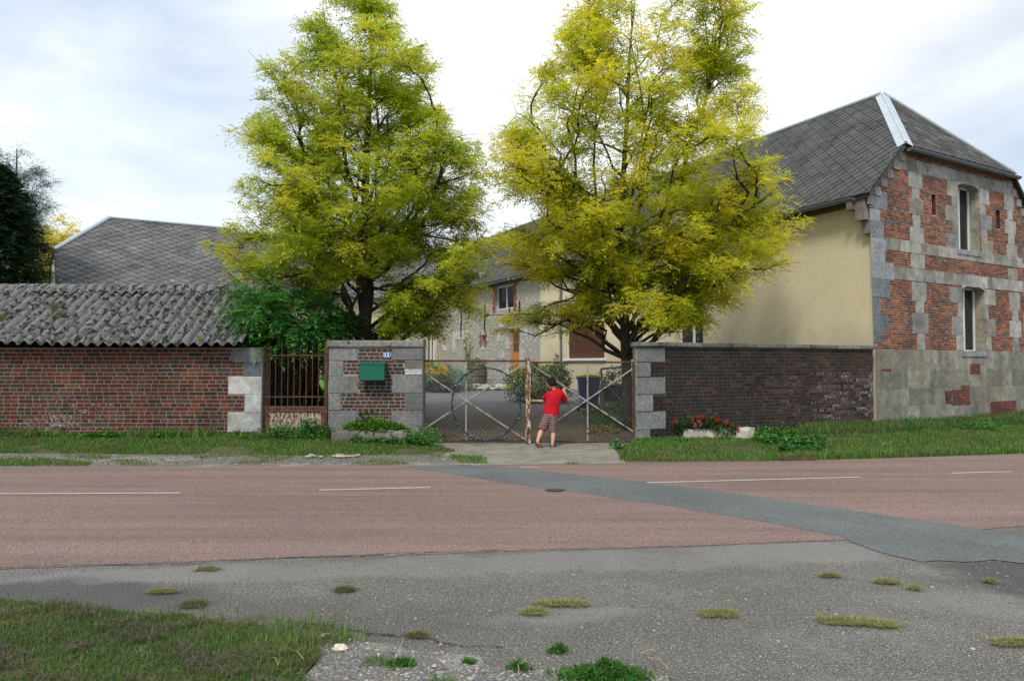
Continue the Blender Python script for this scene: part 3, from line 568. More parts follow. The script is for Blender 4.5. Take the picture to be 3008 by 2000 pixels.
for a, b in zip(zr_[:-1], zr_[1:]): g_ = gable((a+b)/2); panel(mm_, FAC, g_[0], g_[1], a, b, HOLES, 0., (.40, .31, .23, 0))
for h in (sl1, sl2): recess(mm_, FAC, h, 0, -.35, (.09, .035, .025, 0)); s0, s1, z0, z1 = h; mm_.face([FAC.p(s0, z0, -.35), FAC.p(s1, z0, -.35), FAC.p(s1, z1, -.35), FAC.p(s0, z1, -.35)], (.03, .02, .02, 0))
# far end wall and back wall
E_ = Cc+Fd*FWID; FAR = Frame(E_, Wd, -Wn); mm_.face([FAR.p(0, 0), FAR.p(34, 0), FAR.p(34, 5.9), FAR.p(0, 5.9)], (.4, .35, .25, 0))
mort = mm_.build('gable_wall', M['mortar'], house)
ex = [s[:4] for s in ST]+HOLES
def bcf(s, z):
    c = random.choice([(.235, .074, .038), (.275, .092, .045), (.20, .060, .034), (.15, .048, .032), (.31, .125, .06), (.10, .047, .038), (.075, .058, .055)] if random.random() < .9 else [(.12, .10, .10)]); return (*jitc(c), .05)
bm = MB(); brickwork(bm, FAC, 0, FWID, bz1, zt-.02, ex, .0585, .235, .115, bcf, .0095, 0, .004, 'flemish', smin=gable)
# bricks in base patches (sit a hair proud of the stones)
for p in patches: brickwork(bm, FAC, p[0], p[1], p[2], p[3], [], .075, .22, .11, lambda s, z: (*jitc(random.choice([(.20, .06, .035), (.15, .045, .03), (.11, .055, .045)])), .12), .012, .006, .020, 'english')
bm.build('brickwork', M['brick_facade'], house)
sm = MB(); sL = MB(); sR_ = MB()
for s0, s1, z0, z1, k in ST:
    if z0 > 5.6 and k != 'f' and s0 < .6: continue
    c = random.choice(pal[k]); al = {'l': .68, 'q': .40, 'b': .30}.get(k, .20)
    tgt = (sL if s0 < 4 else sR_) if k in 'lq' else sm
    pp = [h for h in patches if h[0]-.01 < (s0+s1)/2 < h[1]+.01 and h[2] < (z0+z1)/2 < h[3]]
    tgt.raised(FAC, s0-.001, s1+.003, z0-.002, z1+.002, 0, .010+random.uniform(0, .003) if k != 'b' else .005+random.uniform(0, .002), (*jitc(c, .16), al), .003, .003)
# plinth
for i in range(12): a = i*FWID/12; sm.raised(FAC, a, a+FWID/12-.01, -.02, zb[0]-.01, 0, .06, (*jitc((.20, .19, .16), .2), .2), .004, .02)
# corbel steps under the verge, both sides
for i in range(6):
    s_ = -.28+i*.275; zz = EZ+SL*(s_+.35)-.14
    for a in (s_, FWID-s_-.26): sm.raised(FAC, a, a+.26, zz-.19, zz+.03, 0, .03, (*jitc((.28, .27, .24), .15), .15), .004, .006)
# arched lintels, reveals and sills
def arch(s0, s1, zt_, sag, c, th=.30):
    n = 8; P = []
    for i in range(n+1):
        x = i/n; P.append((s0+(s1-s0)*x, zt_-sag*(2*x-1)**2))
    for i in range(n): (a, za), (b, zb_) = P[i], P[i+1]; sm.hexa([FAC.p(a, za, .016), FAC.p(b, zb_, .016), FAC.p(b, zb_, -.30), FAC.p(a, za, -.30), FAC.p(a, zt_+.01, .016), FAC.p(b, zt_+.01, .016), FAC.p(b, zt_+.01, -.30), FAC.p(a, zt_+.01, -.30)], c)
for W in (W1, W2):
    arch(W[0], W[1], W[3], .11, (.34, .34, .32, .1)); s0, s1, z0, z1 = W; n = 6
    for i in range(n):
        a, b = z0+(z1-z0)*i/n, z0+(z1-z0)*(i+1)/n; c = (*jitc(random.choice([(.33, .31, .24), (.28, .27, .24), (.30, .27, .19)]), .1), .15)
        for s, sg in ((s0, 1), (s1, -1)): sm.face([FAC.p(s, a, .0), FAC.p(s, a, -.32), FAC.p(s, b-.006, -.32), FAC.p(s, b-.006, 0)][::sg], c)
    sm.fbox(FAC, s0-.06, s1+.06, z0-.12, z0, -.32, .035, (.27, .28, .28, .25))
sm.build('stonework', M['stone'], house); sL.build('quoins', M['stone_lichen'], house); sR_.build('quoins', M['stone_lichen'], house)
window(FAC, (W1[0], W1[1], W1[2], W1[3]-.02), -.26, house, 1, label='tall upper window with arched stone head'); window(FAC, (W2[0], W2[1], W2[2], W2[3]-.02), -.26, house, 1, label='tall lower window in deep stone reveal')
# ---- cream side wall and flint wall along the yard
WL = CRM.px(1282, 1050)[0]; XB = CRM.px(1588, 1050)[0]
def hole(u0, u1, v0, v1, fr=CRM): um, vm = (u0+u1)/2, (v0+v1)/2; return (min(fr.px(u0, vm)[0], fr.px(u1, vm)[0]), max(fr.px(u0, vm)[0], fr.px(u1, vm)[0]), fr.px(um, v1)[1], fr.px(um, v0)[1])
hD = list(hole(1984, 2066, 884, 1010)); hD[2] = .45
hS = hole(1664, 1776, 946, 1052); hU = hole(1722, 1796, 812, 866); hE = hole(1455, 1509, 838, 908); hO = list(hole(1497, 1526, 966, 1118)); hM = hole(1414, 1425, 985, 1018)
cm = MB(); WH = EZ+.28
panel(cm, CRM, 0, XB, -.1, WH, [hD, hS, hU], .012, (1, 1, 1, 0))
for h, d in ((hD, .28), (hS, .22), (hU, .22)): recess(cm, CRM, h, .012, -d, (1, 1, 1, 0))
cm.build('side_wall', M['cream'], house)
fm = MB(); panel(fm, CRM, XB, WL+6, -.1, WH, [hE, hO, hM], 0, (1, 1, 1, 0))
for h in (hE, hO, hM): recess(fm, CRM, h, 0, -.25, (1, 1, 1, 0))
fm.build('flint_wall', M['flint'], house)
window(CRM, hD, -.2, house, 1, 'french_window', 'tall french window behind the right hand tree', .07)
window(CRM, hU, -.16, house, 1); window(CRM, hE, -.14, house, 1, label='upper window with red brick jambs')
def jamb(hh, lo, n_, la, lb):
    for s, sg in ((hh[0], -1), (hh[1], 1)):
        bj = MB()
        for k in range(n_):
            z = hh[2]+lo+k*.085; l = la if k % 4 < 2 else lb; a, b = sorted((s+sg*.003, s+sg*l)); bj.raised(CRM, a, b, z, z+.086, 0, .012, (*jitc((.27, .09, .05)), .1), .001, .002)
        bj.build('brick_jamb', M['brick_facade'], house)
jamb(hE, -.15, int((hE[3]-hE[2]+.3)/.085), .24, .36); jamb(hM, -.05, 10, .14, .28)
for (u0, u1, v0, v1) in ((1331, 1376, 972, 997), (1374, 1382, 998, 1022), (1329, 1338, 998, 1035), (1466, 1500, 943, 965.5), (1463, 1480, 1030, 1052), (1486, 1497, 1000, 1024), (1526.5, 1537, 1010, 1060), (1488, 1496.5, 1070, 1110), (1414, 1424, 972, 984), (1413, 1424, 1019, 1028), (1462, 1478, 985, 1003), (1540, 1552, 960, 985), (1300, 1312, 1010, 1030)):
    h = hole(u0, u1, v0, v1); q_ = MB(); q_.raised(CRM, h[0], h[1], h[2], h[3], 0, .018, (*jitc((.50, .49, .45), .1), .05)); q_.build('dressed_stone', M['stone'], house)
h = hole(1456, 1536, 958, 966); q_ = MB(); q_.raised(CRM, h[0], h[1], h[2], h[3]-.01, 0, .02, (.42, .40, .36, .1)); q_.build('lintel', M['stone'], house)
# door
dm = MB(); s0, s1, z0, z1 = hO; z0 = max(z0, yz(36)); dm.fbox(CRM, s0, s1, z0, z1, -.2, -.14)
for k in range(2):
    for l in range(2): a = s0+(s1-s0)*(.14+.38*k); b = z0+(z1-z0)*(.10+.19*l); dm.fbox(CRM, a, a+(s1-s0)*.34, b, b+(z1-z0)*.16, -.14, -.12)
door = dm.build('door', M['wood'], house); door['label'] = 'orange varnished wooden door with small panes'
gm = MB()
for k in range(3): a = s0+(s1-s0)*(.14+.25*k); gm.fbox(CRM, a, a+(s1-s0)*.20, z0+(z1-z0)*.56, z0+(z1-z0)*.74, -.14, -.130); gm.fbox(CRM, a, a+(s1-s0)*.20, z0+(z1-z0)*.755, z0+(z1-z0)*.93, -.14, -.130)
gm.build('door_pane', M['glass'], door); hm = MB(); hm.ell(CRM.p(s0+.12, z0+1.05, -.10), .03, .03, .03); hm.build('handle', M['zinc'], door)
st_ = MB(); st_.fbox(CRM, s0-.5, s1+.5, z0-.6, z0-.02, -.1, .7, (.33, .31, .27, .1)); st_.fbox(CRM, s0-.8, s1+.8, z0-.6, z0-.2, .7, 1.2, (.3, .28, .25, .1)); st_.build('doorstep', M['stone'], house)
# roller shutter window
s0, s1, z0, z1 = hS; rm = MB(); k = 0; z = z0+.03
while z < z1-.02: rm.hexa([CRM.p(s0+.06, z, -.10), CRM.p(s1-.06, z, -.10), CRM.p(s1-.06, z, -.15), CRM.p(s0+.06, z, -.15), CRM.p(s0+.06, z+.05, -.085), CRM.p(s1-.06, z+.05, -.085), CRM.p(s1-.06, z+.05, -.15), CRM.p(s0+.06, z+.05, -.15)], (.16, .06, .035, 0)); z += .062
sh = rm.build('roller_shutter', M['attr'], house); sh['label'] = 'brown roller shutter, closed'
fr_ = MB(); fr_.fbox(CRM, s0+.003, s0+.055, z0, z1, -.16, -.06); fr_.fbox(CRM, s1-.055, s1-.003, z0, z1, -.16, -.06); fr_.fbox(CRM, s0-.15, s1+.15, z0-.09, z0-.002, -.20, .10); fr_.build('window_sill', M['pvc'], house)
# wall anchors, lamp bracket, downpipe, wall vent boxes
for (u, v0, v1) in ((1356.5, 912, 992), (1425.5, 895, 973), (1527.5, 885, 945)):
    h = hole(u-1.6, u+1.6, v0, v1); am = MB(); am.tube([CRM.p((h[0]+h[1])/2+.03*math.sin(t_*6), h[2]+(h[3]-h[2])*t_, .04) for t_ in np.linspace(0, 1, 8)], .035, 5); am.build('wall_anchor', M['black'], house)
am = MB(); a = CRM.px(1498, 926); p0 = CRM.p(a[0], a[1], .02); p1 = CRM.p(a[0]+.3, a[1]+.0, 1.1); am.tube([p0, p1], .02, 5); am.tube([CRM.p(a[0], a[1]-.3, .03), CRM.p(a[0], a[1]+.35, .03)], .03, 5); am.ell(p1, .12, .12, .10); am.build('bracket_lamp', M['black'], house)
dp = MB(); dp.tube([CRM.p(CRM.px(1664, 1000)[0]+.35, .3, .08), CRM.p(CRM.px(1664, 1000)[0]+.35, WH-.2, .08)], .05, 8); dp.build('downpipe', M['gutter'], house)
# ---- roofs
def v3(p2, z): return np.array((p2[0], p2[1], z))
bl = math.hypot(1, SL); A3 = v3(Wd, 0); B3 = v3(Fd, SL)/bl; N3 = np.cross(B3, A3); N3 = N3/np.linalg.norm(N3); N3 = N3 if N3[2] > 0 else -N3
RO = v3(Cc-Fd*.35, EZ); T1 = 1.5*bl; TM = 4.3*bl; WEX = 36
smn = lambda t_: -.14 if t_ < T1 else -.14+2.52*(t_-T1)/(TM-T1)
rm = MB()
def rcol(pal_, al):
    def f(s, t_): k = random.random(); c = jitc(random.choice(pal_), .07); k = 1.22 if k < .03 else (.72 if k < .07 else 1); return (*(x*k for x in c), al+(.10 if random.random() < .08 else 0))
    return f
main_pal = [(.082, .082, .078), (.088, .088, .084), (.076, .078, .077), (.085, .081, .077)]
tiles(rm, RO, A3, B3, N3, TM, smn, lambda t_: WEX, .185, .185, rcol(main_pal, .16), .030)
RP = lambda s, t_, l=0: RO+A3*s+B3*t_+N3*l
rm.face([RP(-.13, 0, -.004), RP(WEX, 0, -.004), RP(WEX, TM, -.004), RP(2.38, TM, -.004), RP(-.13, T1, -.004)], (.08, .08, .08, 0))
H0 = v3(Cc+Fn*.0, 0)
HB = v3(Wd*2.52, SL*2.8); HT = np.linalg.norm(HB); HB3 = HB/HT; HO = v3(Cc-Wd*.14, EZ+SL*1.5); F3 = v3(Fd, 0); HN = np.cross(F3, HB3); HN /= np.linalg.norm(HN); HN = HN if HN[2] > 0 else -HN
tiles(rm, HO, F3, HB3, HN, HT, lambda t_: 1.15+2.8*t_/HT, lambda t_: 6.75-2.8*t_/HT, .185, .185, rcol(main_pal+[(.135, .125, .11)], .16), .030)
HP = lambda s, t_, l=0: HO+F3*s+HB3*t_+HN*l
rm.face([HP(1.15, -.04, -.006), HP(6.75, -.04, -.006), HP(3.95, HT, -.006)], (.09, .09, .085, 0))
# far slope and undersides
RR = v3(Cc+Fd*(FWID+.35), EZ); B4 = v3(-Fd, SL)/bl
rm.face([RR+A3*-.14, RR+A3*WEX, RR+A3*WEX+B4*TM, RR+A3*2.38+B4*TM, RR+A3*-.14+B4*T1], (.09, .09, .09, 0))
for (O_, Bx) in ((RO, B3), (RR, B4)):
    d = np.array((0, 0, -.10)); rm.face([O_+A3*-.14+d, O_+A3*WEX+d, O_+A3*WEX+Bx*TM+d, O_+A3*2.4+Bx*TM+d, O_+A3*-.14+Bx*T1+d], (.06, .05, .04, 0)); rm.face([O_+A3*-.14, O_+A3*-.14+Bx*T1, O_+A3*-.14+Bx*T1+d, O_+A3*-.14+d], (.09, .085, .08, 0)); rm.face([O_+A3*-.14, O_+A3*WEX, O_+A3*WEX+d, O_+A3*-.14+d], (.07, .06, .05, 0))
d = np.array((0, 0, -.10)); rm.face([HP(1.15, 0)+d, HP(6.75, 0)+d, HP(6.75, 0), HP(1.15, 0)], (.08, .07, .06, 0)); a_ = HP(1.15, 0)+d; b_ = HP(6.75, 0)+d; rm.face([a_, b_, b_+A3*.4, a_+A3*.4], (.05, .045, .04, 0))
roof = rm.build('roof', M['tile'], house)
def cap(m, p, q, wd, n1, n2, segs, th=.012):     # folded zinc cap along an arris: flat wings on both sides and a roll
    p, q = np.array(p, float), np.array(q, float); d = (q-p)/np.linalg.norm(q-p)
    for k in range(segs):
        a, b = p+(q-p)*(k/segs), p+(q-p)*((k+1)/segs+.004)
        for nn, sg in ((n1, 1), (n2, -1)):
            x = np.cross(d, nn); x /= np.linalg.norm(x); x *= wd*sg; u_ = nn*(.03+.004*(k % 2)); m.hexa([a+u_, b+u_, b+x+u_, a+x+u_, a+u_+nn*th, b+u_+nn*th, b+x+u_+nn*th, a+x+u_+nn*th])
    u_ = (n1+n2); u_ = u_/np.linalg.norm(u_)*.045; m.tube([p+u_, q+u_], .035, 8)
zm = MB(); apex = RP(2.38, TM); low = RP(-.16, T1)
x = np.cross((apex-low)/np.linalg.norm(apex-low), N3); sgn = 1 if np.dot(x, A3) > 0 else -1
if sgn > 0: cap(zm, low, apex, .19, N3, HN, 5)
else: cap(zm, apex, low, .19, N3, HN, 5)
low2 = HP(6.75, 0); zm.tube([low2+HN*.03, apex+HN*.05], .055, 8)
zm.build('hip_flashing', M['zinc'], roof)
zm = MB(); zm.tube([apex+np.array((0, 0, .05)), RP(WEX, TM)+np.array((0, 0, .05))], .06, 8); zm.tube([apex+np.array((0, 0, -.03)), apex+np.array((0, 0, .12))], [.09, .05], 8); zm.build('ridge_cap', M['zinc'], roof)
def gutter(name, p, q, parent, r=.075):
    m = MB(); p, q = np.array(p), np.array(q); d = (q-p)/np.linalg.norm(q-p); sd_ = np.array((-d[1], d[0], 0)); L_ = np.linalg.norm(q-p); n = max(2, int(L_/.9)); rings = []
    for k in range(n+1):
        rings.append([p+(q-p)*k/n+sd_*r*math.cos(a)+np.array((0, 0, 1))*r*math.sin(a) for a in np.linspace(math.pi, 2*math.pi, 9)])
    for k in range(n):
        for j in range(8): m.face([rings[k][j], rings[k+1][j], rings[k+1][j+1], rings[k][j+1]])
        c_ = p+(q-p)*k/n; m.tube([c_+sd_*(r+.006)*math.cos(a)+np.array((0, 0, 1))*(r+.006)*math.sin(a) for a in np.linspace(math.pi, 2*math.pi, 7)], .007, 4)
    for e_ in (0, n): m.face(rings[e_])
    m.tube([p+sd_*r, q+sd_*r], .010, 5); m.tube([p-sd_*r, q-sd_*r], .008, 5); return m.build(name, M['gutter'], parent)
gutter('gutter', RP(.30, -.06)+np.array((0, 0, -.02)), RP(28.0, -.06)+np.array((0, 0, -.05)), house); gutter('gutter', HP(1.25, -.10)+np.array((0, 0, -.02)), HP(6.85, -.10)+np.array((0, 0, -.03)), house)
bk = MB(); bk.fbox(CRM, .02, .30, EZ-.62, EZ-.05, .014, .30, (.22, .20, .18, .1)); bk.fbox(CRM, .30, .46, EZ-.34, EZ-.08, .014, .42, (.16, .13, .11, .1)); bk.fbox(CRM, -.02, .22, EZ-.95, EZ-.62, .014, .17, (.20, .19, .17, .1)); bk.build('eave_bracket', M['stone'], house)
pl_ = MB(); pl_.fbox(CRM, .5, 27, EZ-.20, EZ-.02, .014, .12); pl_.build('wall_plate', M['oldwood'], house)
def roof_px(u, v): r_ = ray(u, v); t_ = np.dot(RO-CAM, N3)/np.dot(r_, N3); q = CAM+r_*t_-RO; s = np.dot(q, A3); tt = np.dot(q-A3*s, B3)/(1-np.dot(A3, B3)**2)*1.0; M2 = np.linalg.lstsq(np.stack([A3, B3], 1), q, rcond=None)[0]; return float(M2[0]), float(M2[1])
for (u, v, ws, wt) in ((1400, 824, .8, 1.2), (1960, 664, .8, 1.3), (1684, 744, .8, 1.3)):
    s, t_ = roof_px(u, v); wt = min(wt, 1.3); m = MB(); a, b, c_, d_ = s-ws/2, s+ws/2, t_-wt/2, t_+wt/2
    m.hexa([RP(a, c_, 0), RP(b, c_, 0), RP(b, d_, 0), RP(a, d_, 0), RP(a, c_, .09), RP(b, c_, .09), RP(b, d_, .09), RP(a, d_, .09)]); sk_ = m.build('skylight', M['zinc'], roof)
    m = MB(); m.face([RP(a+.08, c_+.08, .094), RP(b-.08, c_+.08, .094), RP(b-.08, d_-.08, .094), RP(a+.08, d_-.08, .094)]); m.build('pane', M['glass'], sk_)
# ================================================================== BARN WING (left, behind)
wing = thing('barn', 'old grey barn with lichened slate roof behind the corrugated shed', 'barn', (WG.p(10, 0)[0], WG.p(10, 0)[1], 0))
JX = 11.2; EW = 19.85; wz = 5.42
hw1 = hole(1115, 1129, 971, 999, WG); hw2 = list(hole(1257, 1279, 977, 1086, WG)); 
wm = MB(); panel(wm, WG, -.02, JX, -.1, wz+.15, [hw1, hw2], 0, (1, 1, 1, 0)); recess(wm, WG, hw1, 0, -.3, (1, 1, 1, 0)); recess(wm, WG, hw2, 0, -.2, (1, 1, 1, 0)); wm.build('wall', M['cream'], wing)
m = MB(); s0, s1, z0, z1 = hw1; m.face([WG.p(s0, z0, -.3), WG.p(s1, z0, -.3), WG.p(s1, z1, -.3), WG.p(s0, z1, -.3)]); m.build('pane', M['black'], wing)
window(WG, hw2, -.12, wing, 1, 'french_window', None, .10)
m = MB(); m.face([WG.p(JX, -.1, .35), WG.p(EW, -.1, .35), WG.p(EW, wz, .35), WG.p(JX, wz, .35)], (1, 1, 1, 0)); m.face([WG.p(EW, -.1, .35), WG.p(EW, -.1, -7.6), WG.p(EW, wz, -7.6), WG.p(EW, 7.1, -6), WG.p(EW, 7.1, -1.4), WG.p(EW, wz, .35)], (1, 1, 1, 0)); m.face([WG.p(JX, -.1, .35), WG.p(JX, -.1, 0), WG.p(JX, wz+.3, 0), WG.p(JX, wz, .35)], (1, 1, 1, 0)); m.build('rear_wall', M['flint'], wing)
wl_ = .845; wbl = math.hypot(1, wl_); wp1 = [(.125, .122, .118), (.132, .130, .127), (.118, .118, .117), (.138, .132, .125)]
wrm = MB()
for (o_, z_, a0, a1, al) in ((.35, wz-.02, -9, JX, .5), (.75, wz-.12, JX, EW, .45)):
    O_ = WG.p(0, z_, o_); a3 = WG.d.copy(); b3 = (-WG.n+np.array((0, 0, wl_)))/wbl; n3 = np.cross(a3, b3); n3 /= np.linalg.norm(n3); n3 = n3 if n3[2] > 0 else -n3; D_ = (4+o_)*wbl; tl = 2.1*wbl
    sx = (lambda t_: JX) if a1 == JX else (lambda t_, tl=tl, D_=D_: EW+.1 if t_ < tl else EW+.1-2.6*(t_-tl)/(D_-tl))
    tiles(wrm, O_, a3, b3, n3, D_, lambda t_, a0=a0: a0, sx, .31, .21, rcol(wp1, al+.08), .042)
    top = a1 if a1 == JX else EW-2.5
    wrm.face([O_+a3*a0-n3*.004, O_+a3*a1-n3*.004, O_+a3*a1+b3*(tl if a1 != JX else D_)-n3*.004, O_+a3*top+b3*D_-n3*.004, O_+a3*a0+b3*D_-n3*.004], (.1, .1, .1, 0))
    wrm.face([O_+a3*a0-n3*.1, O_+a3*a1-n3*.1, O_+a3*a1+b3*(tl if a1 != JX else D_)-n3*.1, O_+a3*top+b3*D_-n3*.1, O_+a3*a0+b3*D_-n3*.1], (.05, .04, .03, 0))
    if a1 == JX: g0, g1 = O_+b3*-.05, O_+a3*JX+b3*-.05
    else:
        rdg = (O_+a3*top+b3*D_, O_+a3*JX+b3*D_); hipl = (O_+a3*(EW+.1)+b3*tl, O_+a3*top+b3*D_); bk_ = O_+a3*(EW+.1)+np.array((0, 0, 0))-WG.n*(2*(4+o_)-2.1); bk_[2] = hipl[0][2]; wrm.face([hipl[0], hipl[1], bk_], (.12, .12, .12, .2)); wrm.face([O_+a3*JX, O_+a3*JX+b3*D_, O_+a3*JX+b3*D_-np.array((0, 0, .3)), O_+a3*JX-np.array((0, 0, .3))], (.07, .07, .07, 0))
        e0 = O_+a3*(EW+.1); wrm.face([e0, hipl[0], hipl[0]-np.array((0, 0, .25)), e0-np.array((0, 0, .25))], (.08, .07, .06, 0))
        l2 = O_-WG.n*(2*(4+o_)); wrm.face([l2+a3*a0, l2+a3*EW, bk_, hipl[1], O_+a3*a0+b3*D_], (.12, .12, .12, 0))
wroof = wrm.build('roof', M['tile_old'], wing)
gutter('gutter', g0, g1, wing)
zm = MB(); zz = np.array((0, 0, .06)); zm.tube([rdg[0]+zz, rdg[1]+zz], .075, 8); zm.tube([hipl[0]+zz, hipl[1]+zz], .11, 8); O2 = WG.p(0, wz-.02, .35); t2 = (4.35)*wbl; zm.tube([O2+a3*JX+b3*t2+zz, O2+a3*-3+b3*t2+zz], .07, 8); zm.build('ridge_cap', M['zinc'], wroof)
# ================================================================== SHED with corrugated roof (left)
shed = thing('shed', 'low red brick shed with corrugated mossy roof along the road', 'shed', (-9.5, 15.5, 0))
k7 = (2.957, 650, 800); sE = LWF.px(768, 1150)[0]
Q = [LWF.rect(k7, 92, 345, 655, 780), LWF.rect(k7, 192, 345, 783, 903), LWF.rect(k7, 62, 350, 906, 1056), LWF.rect(k7, 202, 350, 1062, 1214), LWF.rect(k7, 56, 350, 1220, 1384)]
m = MB(); m.fbox(LWF, 0, sE, -.1, 1.93, -.42, 0, (.20, .175, .125, .15)); m.box(-14, -5.3, 15.92, 20.4, -.1, 1.93, (.2, .1, .08, .1)); m.build('mortar_bed', M['mortar'], shed)
def lcf(s, z):
    c = random.choice([(.095, .024, .017), (.065, .020, .016), (.12, .034, .021), (.036, .023, .019), (.062, .042, .036), (.085, .023, .018)])
    al = .22+.22*math.sin(s*1.3+1)+.15*math.sin(z*3)+random.uniform(-.1, .16)
    if z < .5 and s < 5: al += .15
    if random.random() < .004: c = (.10, .065, .03)
    return (*jitc(c), max(0, al))
m = MB(); brickwork(m, LWF, 0, sE, 0.05, 1.92, Q, .0775, .285, .142, lcf, .0145, 0, .004); m.build('brick_wall', M['brick_left'], shed)
m = MB()
for i, h in enumerate(Q): m.raised(LWF, h[0], min(h[1], sE), h[2]-.003, h[3]+.003, 0, .012, (*jitc([(.17, .17, .155), (.10, .11, .12), (.46, .46, .42), (.42, .42, .39), (.38, .38, .35)][i], .06), .12), .004, .004)
m.box(-5.6, -14+sE+.008, 15.502, 15.93, .02, 1.92, (.22, .22, .20, .1)); m.build('quoin', M['stone'], shed)
t = NT('mossy corrugated cement'); a = t.noise(8.5, 3, .5, t.mapv((1.5, .8, .8)), .3); b = t.noise(26, 6, .8); c = t.mix(t.step(b, .36, .66), (.07, .074, .074), (.285, .29, .285)); c = t.mix(t.step(t.noise(3, 5), .4, .65, 0, .6), c, (.15, .135, .12))
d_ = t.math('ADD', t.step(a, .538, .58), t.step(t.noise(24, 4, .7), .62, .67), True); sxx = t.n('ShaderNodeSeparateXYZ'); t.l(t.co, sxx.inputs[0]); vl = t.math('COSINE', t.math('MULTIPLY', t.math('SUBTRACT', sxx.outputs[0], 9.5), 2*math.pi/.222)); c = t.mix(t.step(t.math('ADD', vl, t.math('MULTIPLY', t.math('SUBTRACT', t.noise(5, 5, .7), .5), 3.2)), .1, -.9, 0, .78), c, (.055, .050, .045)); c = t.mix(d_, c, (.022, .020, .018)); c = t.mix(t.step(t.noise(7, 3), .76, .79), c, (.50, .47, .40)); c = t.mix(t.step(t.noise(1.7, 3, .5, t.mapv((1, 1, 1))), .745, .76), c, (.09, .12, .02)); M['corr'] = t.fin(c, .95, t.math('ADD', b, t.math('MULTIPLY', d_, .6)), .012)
def corr(x0, x1, y0, y1, z0, z1, rows, pitch=.222, amp=.042):
    nx = int((x1-x0)/pitch*12); X = np.linspace(x0, x1, nx); t_ = np.linspace(0, 1, rows); V = []
    sl_ = (z1-z0)/(y1-y0)
    for k, q in enumerate(t_):
        lift = .016*(1-(q*1.9 % 1)); wob = .018*np.sin(X*1.1+q*2)+.010*np.sin(X*3.7+q*5)+.012*(np.floor((X+14)/.89)%2)
        V.append(np.stack([X, np.full(nx, y0+(y1-y0)*q), z0+(z1-z0)*q+amp*np.cos(2*np.pi*X/pitch)+lift+wob], 1))
    V = np.array(V); idx = []
    for j in range(rows-1):
        i = np.arange(nx-1); idx.append(np.stack([j*nx+i, j*nx+i+1, (j+1)*nx+i+1, (j+1)*nx+i], 1).ravel())
    return V.reshape(-1, 3), np.concatenate(idx)
V, I = corr(-14, -5.28, 15.2, 17.3, 1.985, 3.32, 28); V2 = V.copy(); V2[:, 2] -= .012; nV = len(V)
I2 = I.reshape(-1, 4)[:, ::-1].ravel()+nV; nx = nV//28; ed = np.arange(nx-1); E3 = np.stack([ed, ed+nV, ed+1+nV, ed+1], 1).ravel(); V = np.concatenate([V, V2]); I = np.concatenate([I, I2, E3])
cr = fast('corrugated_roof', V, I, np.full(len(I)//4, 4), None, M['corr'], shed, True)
m = MB(); nx = 700; X = np.linspace(-14, -5.28, nx)
for a, b in zip(X[:-1], X[1:]):
    f = lambda x: .038*math.cos(2*math.pi*x/.222); m.face([(a, 16.98, 3.135+f(a)-.004+.035), (b, 16.98, 3.135+f(b)-.004+.035), (b, 17.22, 3.36), (a, 17.22, 3.36)]); m.face([(a, 17.22, 3.36), (b, 17.22, 3.36), (b, 17.34, 3.40), (a, 17.34, 3.40)]); m.face([(a, 17.34, 3.40), (b, 17.34, 3.40), (b, 17.6, 3.22), (a, 17.6, 3.22)])
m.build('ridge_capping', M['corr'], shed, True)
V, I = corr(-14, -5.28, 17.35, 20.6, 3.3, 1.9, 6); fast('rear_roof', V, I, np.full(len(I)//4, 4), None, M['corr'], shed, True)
# ================================================================== PILLAR with letterbox
k6 = (4.125, 940, 950); pil = thing('gate_pillar', 'broad brick and grey stone gate pillar carrying the green letterbox', 'pillar', (-2.6, 15.6, 0))
pS0, pS1 = PIL.px(965, 1150)[0], PIL.px(1240, 1150)[0]; pT = PIL.px(1100, 950+288/4.125)[1]
QP = [PIL.rect(k6, *r) for r in ((100, 460, 300, 450), (100, 280, 458, 630), (95, 460, 637, 845), (95, 256, 850, 1047), (88, 460, 1055, 1262), (875, 1240, 300, 445), (1030, 1240, 450, 545), (1030, 1240, 549, 620), (873, 1240, 628, 840), (1032, 1240, 845, 1047), (868, 1240, 1055, 1290))]
QP[4] = (QP[4][0], QP[4][1], -.05, QP[4][3]); QP[10] = (QP[10][0], QP[10][1], -.05, QP[10][3])
m = MB(); m.fbox(PIL, pS0, pS1, -.05, pT, -.5, 0, (.26, .24, .19, .1)); m.build('mortar_bed', M['mortar'], pil)
def pcf(s, z): return (*jitc(random.choice([(.055, .035, .028), (.075, .036, .028), (.045, .033, .028), (.085, .038, .03)]), .2), .05+.12*random.random())
m = MB(); brickwork(m, PIL, pS0, pS1, .0, pT, QP, .0735, .235, .115, pcf, .015, 0, .004); m.build('brickwork', M['brick_dark'], pil)
m = MB()
for i, h in enumerate(QP): c = (.185, .185, .178) if i != 6 else (.17, .155, .12); c = (.50, .50, .47) if i == 7 else c; m.raised(PIL, max(h[0], pS0+.003), min(h[1], pS1-.003), h[2], h[3], 0, .014, (*jitc(c, .14), .36 if i < 6 else .30), .005, .005)
m.fbox(PIL, pS1, pS1+.012, -.05, pT-.01, -.5, .012, (.21, .21, .20, .3)); m.build('stonework', M['stone_lichen'], pil)
m = MB(); cs0, cs1 = pS0-.03, pS1+.02
for i in range(3): a = cs0+(cs1-cs0)*i/3; m.raised(PIL, a, a+(cs1-cs0)/3-.004, pT, PIL.px(1100, 950+205/4.125)[1]-.02, -.2, .05, (.22, .21, .19, .25), .006, .012)
m.fbox(PIL, cs0, cs1, pT+.003, PIL.px(1100, 950+205/4.125)[1], -.55, .035, (.24, .235, .215, .3)); m.build('cap_stone', M['coping'], pil)
